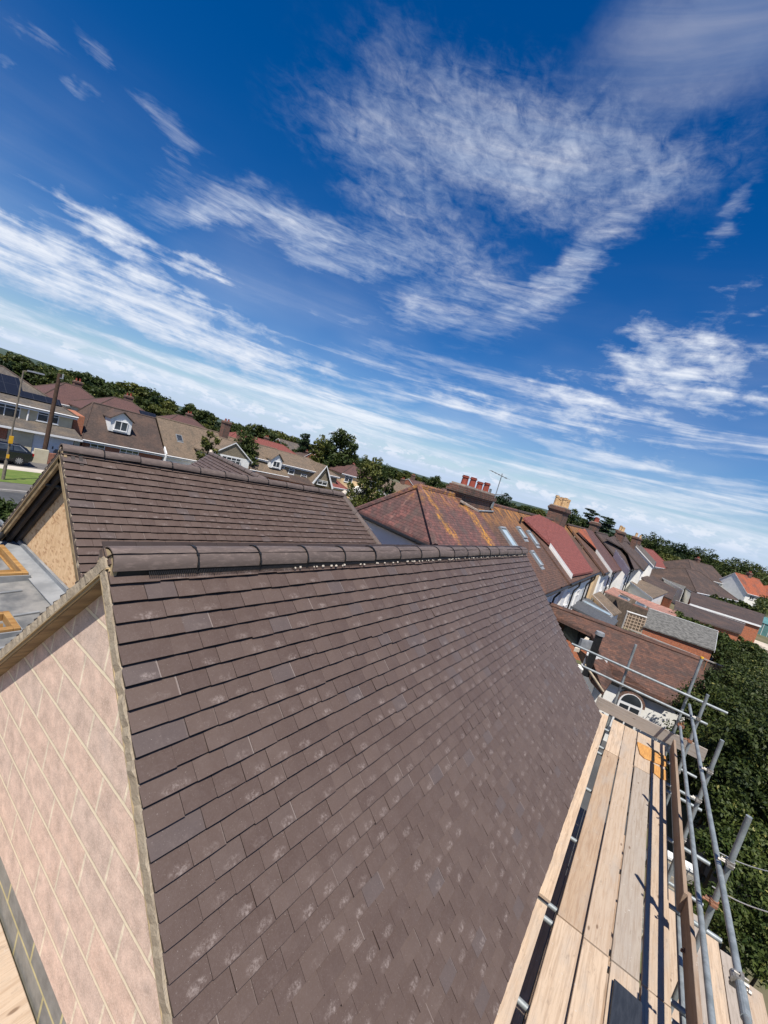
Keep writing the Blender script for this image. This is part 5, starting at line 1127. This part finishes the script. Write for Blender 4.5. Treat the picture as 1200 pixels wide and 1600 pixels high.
# ------------------------------------------------------------------ trees
def leaf_mesh(name, mat, blobs, n, size, seed=1, core=.0, tone=None, shell=.55, squash=1., vb=.5):
    """thousands of small bent leaf sprays spread through several lobes"""
    rg = np.random.default_rng(seed); S = []
    for b in blobs:          # each lobe is broken into smaller sprays standing off it
        S.append((b[0], b[1], b[2], b[3]*.72, b[4]*.72, b[5]*.72))
        for _ in range(7):
            dd = rg.normal(size=3); dd[2] = abs(dd[2])*.8-.25; dd /= np.linalg.norm(dd); q = .22+.22*rg.random(); S.append((b[0]+dd[0]*b[3]*.8, b[1]+dd[1]*b[4]*.8, b[2]+dd[2]*b[5]*.8, b[3]*q, b[4]*q, b[5]*q*.8))
    B = np.array(S, float); vol = B[:, 3]*B[:, 4]*B[:, 5]; w = vol**.72; w /= w.sum()
    bi = rg.choice(len(B), n, p=w); d = rg.normal(size=(n, 3)); d /= np.linalg.norm(d, axis=1)[:, None]
    r = (shell+(1-shell)*rg.random(n))*(1+.16*np.sin(d[:, 0]*7+bi)*np.cos(d[:, 1]*6+bi*2)+.10*rg.normal(size=n))
    c = B[bi, :3]+d*r[:, None]*B[bi, 3:6]
    # gaps: drop leaves where a coarse random field is low
    ph = rg.random((6, 3))*6.28; fr = rg.normal(size=(6, 3))*1.25/max(.3, B[:, 3].mean()*.5)
    f = sum(np.sin(c@fr[i]+ph[i, 0]) for i in range(6)); keep = f > -1.6; c = c[keep]; d = d[keep]; bi = bi[keep]; f = f[keep]; n = len(c)
    a = rg.normal(size=(n, 3)); a /= np.linalg.norm(a, axis=1)[:, None]; nn = d*.9+rg.normal(size=(n, 3))*.6+np.array([0, 0, .35]); nn /= np.linalg.norm(nn, axis=1)[:, None]
    a = np.cross(nn, a); a /= np.linalg.norm(a, axis=1)[:, None]; b = np.cross(nn, a); s = size*(.6+.8*rg.random(n))[:, None]
    V = np.stack([c-a*s, c-b*s*.45+nn*s*.18, c+a*s, c+b*s*.45+nn*s*.18], 1).reshape(-1, 3)
    F = np.arange(4*n).reshape(n, 4)
    me = bpy.data.meshes.new(name); me.vertices.add(4*n); me.vertices.foreach_set('co', V.ravel()); me.loops.add(4*n); me.loops.foreach_set('vertex_index', F.ravel().astype(np.int32))
    me.polygons.add(n); me.polygons.foreach_set('loop_start', np.arange(0, 4*n, 4, dtype=np.int32)); me.update(calc_edges=True)
    tint = np.clip(.38+.10*f/1.6+.22*rg.normal(size=n)+(rg.random(len(B))[bi]-.5)*.35+vb*.0, 0, 1)
    at = me.attributes.new('tint', 'FLOAT', 'FACE'); at.data.foreach_set('value', tint.astype(np.float32)); me.materials.append(M[mat]); return me
def limbs(base, H, blobs, r0, seed=1, parent=None):
    rg = random.Random(seed); mb = MB(); top = Vector((0, 0, H*.55)); p = Vector((0, 0, 0)); pr = r0
    for i in range(5):
        q = Vector((rg.gauss(0, .05)*H*.2, rg.gauss(0, .05)*H*.2, H*.6*(i+1)/5)); rr = r0*(1-.13*(i+1)); mb.tube(p, q, pr, 8, rr, cap=False); p, pr = q, rr
        if i >= 1:
            for b in rg.sample(list(blobs), min(3, len(blobs))):
                e = Vector(b[:3]); m_ = q.lerp(e, .5)+Vector((0, 0, .04*H)); mb.tube(q, m_, rr*.5, 6, rr*.32, cap=False); mb.tube(m_, e, rr*.32, 5, rr*.12, cap=False)
    return mb
def make_tree(kind, name, label, loc, H, R, n, leaf, mat, seed, group=None, lobes=9, low=.3, cat='tree', r0=None):
    rg = random.Random(seed); bl = []
    for i in range(lobes):
        if kind == 'round':
            t_ = (i+.5)/lobes; a = i*2.4+rg.random(); z = H*(low+(1-low)*(.18+.68*t_)); rad = R*.62*math.sin(math.pi*min(1, .25+t_*.65))*(.6+.5*rg.random()); s = R*(.42+.2*rg.random()); bl.append((math.cos(a)*rad, math.sin(a)*rad, z, s, s, s*.8))
        elif kind == 'pine':
            t_ = i/lobes; a = i*2.4; z = H*(low+.62*t_); rad = R*.5*(1-t_*.75); s = R*(.62-.38*t_); bl.append((math.cos(a)*rad, math.sin(a)*rad, z, s, s, s*.42))
        elif kind == 'cedar':
            t_ = i/lobes; a = i*2.4; z = H*(.4+.55*t_); rad = R*(.65-.35*t_)*rg.random(); s = R*(.6-.25*t_); bl.append((math.cos(a)*rad, math.sin(a)*rad, z, s, s, s*.2))
        elif kind == 'loose':
            t_ = i/lobes; a = i*2.4+rg.random(); z = H*(low+(.95-low)*t_); rad = R*.55*(1-.6*t_); s = R*(.36+.12*rg.random())*(1-.35*t_); bl.append((math.cos(a)*rad, math.sin(a)*rad, z, s, s, s*1.2))
    if kind == 'round': bl.append((0, 0, H*(low+.38*(1-low)), R*.7, R*.7, H*(1-low)*.36))
    t = thing(name, loc, label, cat, group)
    me = leaf_mesh('crown', mat, bl, n, leaf, seed); o = bpy.data.objects.new('crown', me); COL.objects.link(o); o.parent = t
    mb = limbs(None, H, bl, r0 or H*.022, seed); tr = mb.build('trunk', M['trunk'], None, base=(0, 0, 0)); tr.parent = t; tr.location = (0, 0, 0); return t
def at_px(px, py_top, dist, z=G):
    d = ray(px, py_top); h = math.hypot(d.x, d.y); d = d*(dist/h); return Vector((d.x, d.y, z)), d.z-z     # ground spot and the height that reaches this sight line
# the wood on the left: many trees, shared crowns
protos = []
for i, (k, m_, H, R) in enumerate((('round', 'leafA', 13, 5.2), ('round', 'leafA', 12, 4.6), ('pine', 'leafB', 14, 3.6), ('round', 'leafC', 12, 4.8), ('pine', 'leafB', 15, 3.0), ('round', 'leafD', 13, 5.5), ('loose', 'leafB', 14, 4.))):
    protos.append((make_tree(k, 'wood_tree' if k == 'round' else 'pine_tree', 'x', (0, 0, G), H, R, 3600, .50, m_, 100+i, low=.12), H, k))
line = [(-60, 536), (0, 549), (20, 556), (60, 566), (85, 574), (105, 582), (140, 584), (165, 590), (185, 592), (220, 604), (260, 618), (300, 635), (350, 655), (400, 668), (440, 675), (480, 690), (500, 697), (600, 722), (680, 742), (700, 748)]
def skyline(px):
    for (a, b), (c, d) in zip(line[:-1], line[1:]):
        if a <= px <= c: return b-5+(d-b)*(px-a)/(c-a)
    return line[-1][1]
used = [False]*len(protos); rgw = random.Random(3); cnt = 0
WL = {'round': 'broad leafy tree', 'pine': 'dark pine', 'loose': 'ragged dark pine'}
def sect(px, row):
    a = 'behind the solar panel roof' if px < 55 else 'behind the reddish hipped houses' if px < 140 else 'behind the chalet house' if px < 215 else 'behind the bay wing' if px < 300 else 'behind the dormer house' if px < 385 else 'behind the long buff house'
    return ' of the wood '+a+(', back row', ', middle row', ', front row')[row]
def place(i, loc, s, sz, rz, label, group):
    p, H, k = protos[i]
    if not used[i]: o = p; used[i] = True
    else: o = copy_tree(p)
    o.location = loc; o.scale = (s, s, sz); o.rotation_euler = (0, 0, rz); o['label'] = label; o['group'] = group
    return o
for row, (dist, dpx, drop) in enumerate(((172, 15, 0), (150, 19, 9), (132, 26, 20))):
    px = -60
    while px < 505:
        i = rgw.choice((0, 1, 2, 5, 4, 6, 3)) if row < 2 else rgw.choice((0, 1, 3, 5, 3))
        loc, h = at_px(px, skyline(px)+drop+rgw.uniform(-3, 6)+(0 if i not in (2, 4) else -3), dist*rgw.uniform(.93, 1.07))
        if row == 2 and px < 130: px += dpx; continue
        h = max(6, h); H = protos[i][1]; place(i, loc, h/H*rgw.uniform(.95, 1.25), h/H, rgw.random()*6, WL[protos[i][2]]+sect(px, row), 'trees of the wood'); cnt += 1
        px += dpx*rgw.uniform(.7, 1.25)
# distant hedge line trees toward the right
px = 505
while px < 1210:
    i = rgw.choice((0, 1, 3, 5)); loc, h = at_px(px, 558.5+.2876*px-rgw.uniform(1, 7), rgw.uniform(230, 330)); H = protos[i][1]; s = max(.6, h/H)
    place(i, loc, s*1.35, s, rgw.random()*6, 'far horizon tree '+('beyond the olive tree' if px < 640 else 'left of the red pot chimney' if px < 700 else 'behind the aerials' if px < 800 else 'either side of the buff pot chimney' if px < 900 else 'beside the cedars' if px < 990 else 'above the terrace end' if px < 1080 else 'at the far right'), 'far trees on the horizon'); px += rgw.uniform(6, 13)
# individual trees
def tree_px(kind, name, label, px, top, dist, R, n, leaf, mat, seed, low=.25, lobes=10, group=None):
    loc, h = at_px(px, top, dist); return make_tree(kind, name, label, loc, h, R, n, leaf, mat, seed, group, lobes, low)
tree_px('round', 'large_tree', 'tallest dark green broadleaf tree behind the pale villa', 542, 672, 92, 4.6, 9000, .30, 'leafA', 41, .1)
tree_px('round', 'large_tree', 'lower olive green tree left of the tallest broadleaf tree', 517, 684, 96, 4.6, 7000, .30, 'leafC', 42, .1)
tree_px('round', 'pine_tree', 'dark narrow conifer rising from the wood left of the tall broadleaf', 481, 672, 125, 2.4, 3500, .30, 'leafB', 43, .1)
tree_px('loose', 'birch_tree', 'olive green loose crowned tree just beyond the second roof hip', 585, 712, 44, 2.6, 9000, .13, 'leafC', 44, .25, 16)
tree_px('loose', 'street_tree', 'darker small tree right of the loose olive tree', 612, 722, 60, 2.2, 5000, .16, 'leafA', 45, .2, 12)
tree_px('loose', 'garden_tree', 'slim light green tree in front of the white bay wing', 336, 668, 45, 1.7, 5000, .12, 'leafC', 46, .2, 12)
tree_px('round', 'garden_tree', 'dark round garden tree between dormer house and long buff house', 395, 674, 66, 2.4, 4500, .2, 'leafD', 47, .1)
tree_px('round', 'garden_tree', 'dark bushy tree behind the chimney with aerials', 683, 743, 130, 3.6, 4000, .3, 'leafA', 48, .1)
tree_px('round', 'copper_beech', 'dark reddish tree right of the red pot chimney', 790, 770, 120, 3.2, 4000, .3, 'leafB', 49, .1)
tree_px('round', 'large_tree', 'green tree behind the buff pot chimney', 897, 795, 120, 4., 5000, .3, 'leafA', 50, .1)
tree_px('cedar', 'cedar_tree', 'tall flat layered cedar above the terrace ridge', 930, 791, 125, 4.0, 6000, .28, 'leafB', 51, .3, 12)
tree_px('cedar', 'cedar_tree', 'second layered cedar, right of the tall one', 955, 804, 122, 4.2, 6000, .28, 'leafB', 52, .3, 12)
for k, (px, top, dist, R, m_, lb) in enumerate(((993, 838, 150, 6, 'leafC', 'lighter tree right of the cedars over the terrace'), (1030, 832, 140, 6.0, 'leafA', 'round topped tree above the end of the terrace'), (1068, 845, 150, 6.5, 'leafB', 'dark round tree right of the round topped one'), (1052, 866, 135, 5.5, 'leafC', 'low light green tree below the dark round tree'),
        (1105, 855, 150, 7.0, 'leafA', 'broad dark tree above the white house'), (1128, 880, 160, 6, 'leafA', 'small tree left of the broad far right tree'), (1168, 876, 140, 7.5, 'leafA', 'broad rounded tree at the far right horizon'), (1150, 892, 130, 5, 'leafD', 'dark shrubby tree behind the orange hipped roof'),
        (1195, 885, 150, 6, 'leafC', 'tree cut by the right edge of the view'), (1085, 872, 145, 5, 'leafA', 'tree between the dark bungalow and the white house'))):
    tree_px('round', 'park_tree', lb, px, top+3, dist*1.3, R*1.05, 6000, .34, m_, 60+k, .05, group='trees at the right horizon')
# shrubs and hedges in the rear gardens
def bush(label, pts, mat, n, leaf, seed, name='shrub', cat='shrub', group=None):
    t = thing(name, (pts[0][0], pts[0][1], G), label, cat, group); c0 = Vector((pts[0][0], pts[0][1], G)); bl = [(p[0]-c0.x, p[1]-c0.y, p[2]-c0.z, p[3], p[3], p[4]) for p in pts]
    me = leaf_mesh('foliage', mat, bl, n, leaf, seed, shell=.35); o = bpy.data.objects.new('foliage', me); COL.objects.link(o); o.parent = t
    mb = MB()
    for b in bl[:12]: mb.tube((b[0]*.8, b[1]*.8, 0), (b[0], b[1], b[2]), .05, 6, .015)
    s_ = mb.build('stems', M['trunk'], None, base=(0, 0, 0)); s_.parent = t; s_.location = (0, 0, 0); return t
def hedge_px(label, pxs, z, r, mat, n, leaf, seed, **kw):
    P = []
    for (a, b), (c, d) in zip(pxs[:-1], pxs[1:]):
        A, B = PZ(a, b, z), PZ(c, d, z); k = max(2, int((B-A).length/r))
        for i in range(k): q = A.lerp(B, i/k); P.append((q.x, q.y, z-r*.3, r, r*1.0))
    return bush(label, P, mat, n, leaf, seed, **kw)
hedge_px('ragged green hedge climbing over the near garage row', ((1058, 963), (1090, 980), (1120, 995), (1150, 1010)), -5.6, .9, 'leafE', 12000, .12, 71, name='hedge', cat='hedge')
hedge_px('clipped dark hedge behind the farther garage row', ((1120, 935), (1200, 958)), -5.4, 1.1, 'leafD', 6000, .2, 72, name='hedge', cat='hedge')
hedge_px('yellow green shrubs in the gardens right of the conservatory', ((1100, 918), (1140, 935)), -5.8, 1.3, 'leafE', 4000, .2, 73)
hedge_px('dark green garden shrubs at the right edge past the garages', ((1165, 915), (1200, 930), (1200, 950)), -5.0, 2.0, 'leafD', 7000, .22, 74)
hedge_px('rounded garden bush in front of the white walled house', ((1088, 905), (1104, 908)), -5.2, 1.6, 'leafA', 3000, .25, 75)
hedge_px('shrubs beside the shed end', ((1125, 1003), (1150, 1040), (1180, 1060)), -6., 1.0, 'leafA', 9000, .12, 76)
hedge_px('dark hedge by the road at the left edge', ((-20, 798), (12, 806), (26, 812)), -6.6, 1.0, 'leafA', 4000, .14, 77, name='hedge', cat='hedge')
# the big dark tree right beside the scaffold
rg = random.Random(9); pts = []
for (px, py, z, r) in ((1150, 1110, -4.2, 1.5), (1195, 1090, -4.0, 1.7), (1110, 1135, -5.2, 1.3), (1060, 1075, -5.4, 1.1), (1080, 1110, -5.6, 1.2), (1035, 1105, -6.2, 1.0), (1150, 1180, -5., 1.5), (1200, 1170, -4.4, 1.6), (1125, 1215, -6., 1.3), (1180, 1240, -5.6, 1.5), (1215, 1130, -3.9, 1.6),
        (1110, 1070, -5.4, 1.1), (1140, 1060, -5.0, 1.2), (1180, 1040, -5., 1.5), (1210, 1210, -5., 1.5), (1010, 1120, -6.9, .8), (1090, 1175, -6.8, .8), (1230, 1290, -6.8, .9)):
    p = PZ(px, py, z); pts.append((p.x, p.y, p.z-r*.4, r, r))
bush('big dense dark green tree pressing against the scaffold on the right', pts, 'leafD', 150000, .060, 81, 'garden_tree', 'tree')
pts = [(*PZ(px, py, z)[:2], z, r, r*1.3) for (px, py, z, r) in ((1132, 1275, -5.9, .55), (1125, 1330, -6.2, .5), (1150, 1330, -6.2, .6), (1185, 1320, -6., .6), (1160, 1370, -6.4, .6), (1140, 1250, -5.7, .4))]
bush('lighter feathery shrub in front of the dark tree below the rails', pts, 'leafE', 14000, .05, 82)
pts = [(*PZ(px, py, z)[:2], z, r, r) for (px, py, z, r) in ((1120, 1430, -6.4, .5), (1150, 1440, -6.4, .6), (1180, 1430, -6.3, .7), (1175, 1480, -6.3, .5), (1200, 1500, -6.2, .6), (1210, 1400, -6.4, .7), (1150, 1400, -6.5, .5))]
bush('garden plants with yellow leaves below the scaffold at the lower right', pts, 'leafE', 12000, .045, 83)
tag(MB().prism([PZ(1075, 1300, -7.4), PZ(1110, 1280, -7.4), PZ(1200, 1430, -7.4), PZ(1150, 1420, -7.4)], (0, 0, -.3)).build('garden_path', M['footway']), kind='structure')
hedge_px('dense garden hedge below the garages at the right edge', ((1128, 1000), (1165, 1020), (1205, 1045)), -5.9, 1.0, 'leafD', 14000, .10, 78, name='hedge', cat='hedge')
hedge_px('light shrubs along the path past the brick shed', ((1118, 985), (1160, 1003), (1205, 1022)), -6.5, .7, 'leafE', 10000, .10, 79)
g0, g1 = PZ(1168, 985, G), PZ(1205, 1000, G)
gh = thing('greenhouse', (g0.x, g0.y, G), 'small blue green greenhouse among the gardens at the right edge', 'greenhouse'); MB().box((g0.x, g0.y, G), (2.4, 0, 0), (0, -3.4, 0), (0, 0, 1.7)).build('glazing', M['ghglass'], gh); MB().prism([(g0.x-.1, g0.y+.1, G+1.705), (g0.x+2.5, g0.y+.1, G+1.705), (g0.x+1.2, g0.y+.1, G+2.5)], (0, -3.6, 0)).build('roof', M['ghglass'], gh)
for i in range(6): MB().cbox(g0.x-.03, g0.x+0, g0.y-3.4+i*.66, g0.y-3.36+i*.66, G, G+1.7).build('glazing_bar', M['upvc'], gh)
q = [PZ(1110, 975, G+.01), PZ(1215, 1012, G+.01), PZ(1215, 1022, G+.01), PZ(1110, 983, G+.01)]; tag(MB().prism(q, (0, 0, -.1)).build('path', M['concrete']), kind='structure')
tag(MB().cbox(7.5, 19.0, -1.6, 5., G-.05, G+.02).build('shade_ground', M['asphalt']), kind='structure')  # dark sheet added so ground seen past the walkway gaps reads as shaded
# ------------------------------------------------------------------ street furniture and vehicles
lp = PZ(4, 752, G); lp = Vector((lp.x, lp.y, G)); t = thing('street_lamp', lp, 'weathered street lamp column with yellow markers by the grass verge', 'street lamp')
MB().tube(lp, lp+Vector((0, 0, 1.4)), .10, 10).build('base', M['lamppost'], t); MB().tube(lp+Vector((0, 0, 1.4)), lp+Vector((0, 0, 7.4)), .065, 10, .045).build('column', M['lamppost'], t)
MB().tube(lp+Vector((0, 0, 7.38)), lp+Vector((.35, -.1, 7.46)), .035, 8).build('arm', M['lamppost'], t); MB().box(lp+Vector((.15, -.22, 7.44)), (.85, -.1, .04), (.03, .24, 0), (0, 0, .09)).build('lantern', M['alloy'], t)
MB().cbox(lp.x-.11, lp.x+.11, lp.y-.13, lp.y-.08, G+2.6, G+3.1).build('yellow_sign', M['yellow'], t); MB().cbox(lp.x-.07, lp.x+.07, lp.y-.12, lp.y-.07, G+1.6, G+1.85).build('yellow_sign', M['yellow'], t)
pp = PZ(66, 722, G); pt = PY(94, 584, pp.y); t = thing('telegraph_pole', (pp.x, pp.y, G), 'brown wooden telegraph pole in front of the cream house', 'pole')
tp = Vector((pp.x, pp.y, pt.z)); MB().tube(Vector((pp.x, pp.y, G)), tp, .19, 12, .14).build('pole', M['pole'], t); MB().tube(tp+Vector((.22, -.1, -.35)), tp+Vector((.22, -.1, .05)), .07, 8).build('insulator', M['alloy'], t); MB().box(tp+Vector((0, -.2, -.4)), (.25, 0, 0), (0, .1, 0), (0, 0, .08)).build('bracket', M['galv'], t)
def car(name, label, x, y, L=4.6, Wd=1.85, H=1.62, flip=1):
    t = thing(name, (x, y, G+.11), label, 'car'); zb = G+.11
    def P(a, z): return (x+a*flip, z+zb)
    prof = [(-2.3, .45), (-2.32, .75), (-2.2, .95), (-1.2, 1.06), (-.45, 1.55), (.2, 1.64), (1.35, 1.60), (1.95, 1.25), (2.2, 1.10), (2.28, .75), (2.25, .42), (1.9, .30), (-1.9, .30)]
    low = [(-2.3, .45), (-2.32, .75), (-2.2, .95), (-1.2, 1.04), (2.2, 1.08), (2.3, .78), (2.26, .42), (1.9, .30), (-1.9, .30)]
    mb = MB().prism([(P(a, z)[0], y-Wd/2, P(a, z)[1]) for a, z in low], (0, Wd, 0)); o = mb.build('body', M['paint'], t); bevel(o, .07, 3)
    cab = [(-1.25, 1.03), (-.5, 1.56), (.2, 1.64), (1.3, 1.61), (1.8, 1.40), (2.12, 1.07)]
    mb = MB(); i0 = [(P(a, z)[0], y-Wd/2+.06+(z-1.0)*.28, P(a, z)[1]) for a, z in cab]; i1 = [(P(a, z)[0], y+Wd/2-.06-(z-1.0)*.28, P(a, z)[1]) for a, z in cab]; k = len(cab)
    mb.face(i0 if flip > 0 else i0[::-1]); mb.face(i1[::-1] if flip > 0 else i1)
    for i in range(k): j = (i+1) % k; mb.face([i0[j], i0[i], i1[i], i1[j]] if flip > 0 else [i0[i], i0[j], i1[j], i1[i]])
    c_ = mb.build('cabin', M['paint'], t); bevel(c_, .03, 2)
    for (a0, a1, b0, b1) in ((-.95, -.05, -.45, -.03), (.02, .95, .02, .92), (1.02, 1.75, 1.0, 1.38)):
        z0, z1 = 1.10, 1.50; f = lambda a, z: Vector((x+a*flip, y-Wd/2+.06+(z-1.0)*.28-.012, z+zb))
        MB().prism([f(a0, z0), f(a1, z0), f(b1, z1), f(b0, z1)], (0, .02, 0)).build('side_window', M['glass'], t)
    tr_ = MB().prism([Vector((x+a*flip, y-Wd/2+.03+(z-1.0)*.28, z+zb)) for a, z in ((-.5, 1.51), (1.38, 1.51), (1.85, 1.12), (1.80, 1.10), (1.34, 1.485), (-.5, 1.485))], (0, .02, 0)).build('chrome_trim', M['alloy'], t)
    for a in (-1.42, 1.42):
        for sy in (-1, 1):
            cy_ = y+sy*(Wd/2-.10); c0 = Vector((x+a*flip, cy_-sy*.10, zb+.36)); c1 = Vector((x+a*flip, cy_+sy*.115, zb+.36)); w_ = MB().tube(c0, c1, .36, 20).build('wheel', M['tyre'], t)
            m2 = MB()
            for s5 in range(10): an = s5*2*math.pi/10; d_ = Vector((math.cos(an), 0, math.sin(an))); e_ = Vector((-math.sin(an), 0, math.cos(an))); m2.box(c1+Vector((0, sy*.002, 0))-e_*.03+d_*.03, d_*.21, e_*.06, (0, sy*.006, 0))
            m2.tube(c1, c1+Vector((0, sy*.016, 0)), .07, 10); m2.build('rim', M['alloy'], w_)
    for sy in (-1, 1): MB().box((x+2.19*flip, y+sy*(Wd/2-.1)-.16, zb+.85), (.08*flip, 0, 0), (0, .32, 0), (0, 0, .2)).build('tail_light', M['redlens'], t)
    MB().cbox(x-2.0, x+2.0, y-Wd/2+.005, y-Wd/2+.06, zb+.24, zb+.36).build('sill', M['black'], t); return t
car('parked_car', 'black estate car parked on the drive behind the street lamp', 9.9, 42.6)
t = car('parked_car', 'dark vehicle in front of the garage behind the telegraph pole', 17.2, 45.6); t.scale = (1, 1, 1.1)
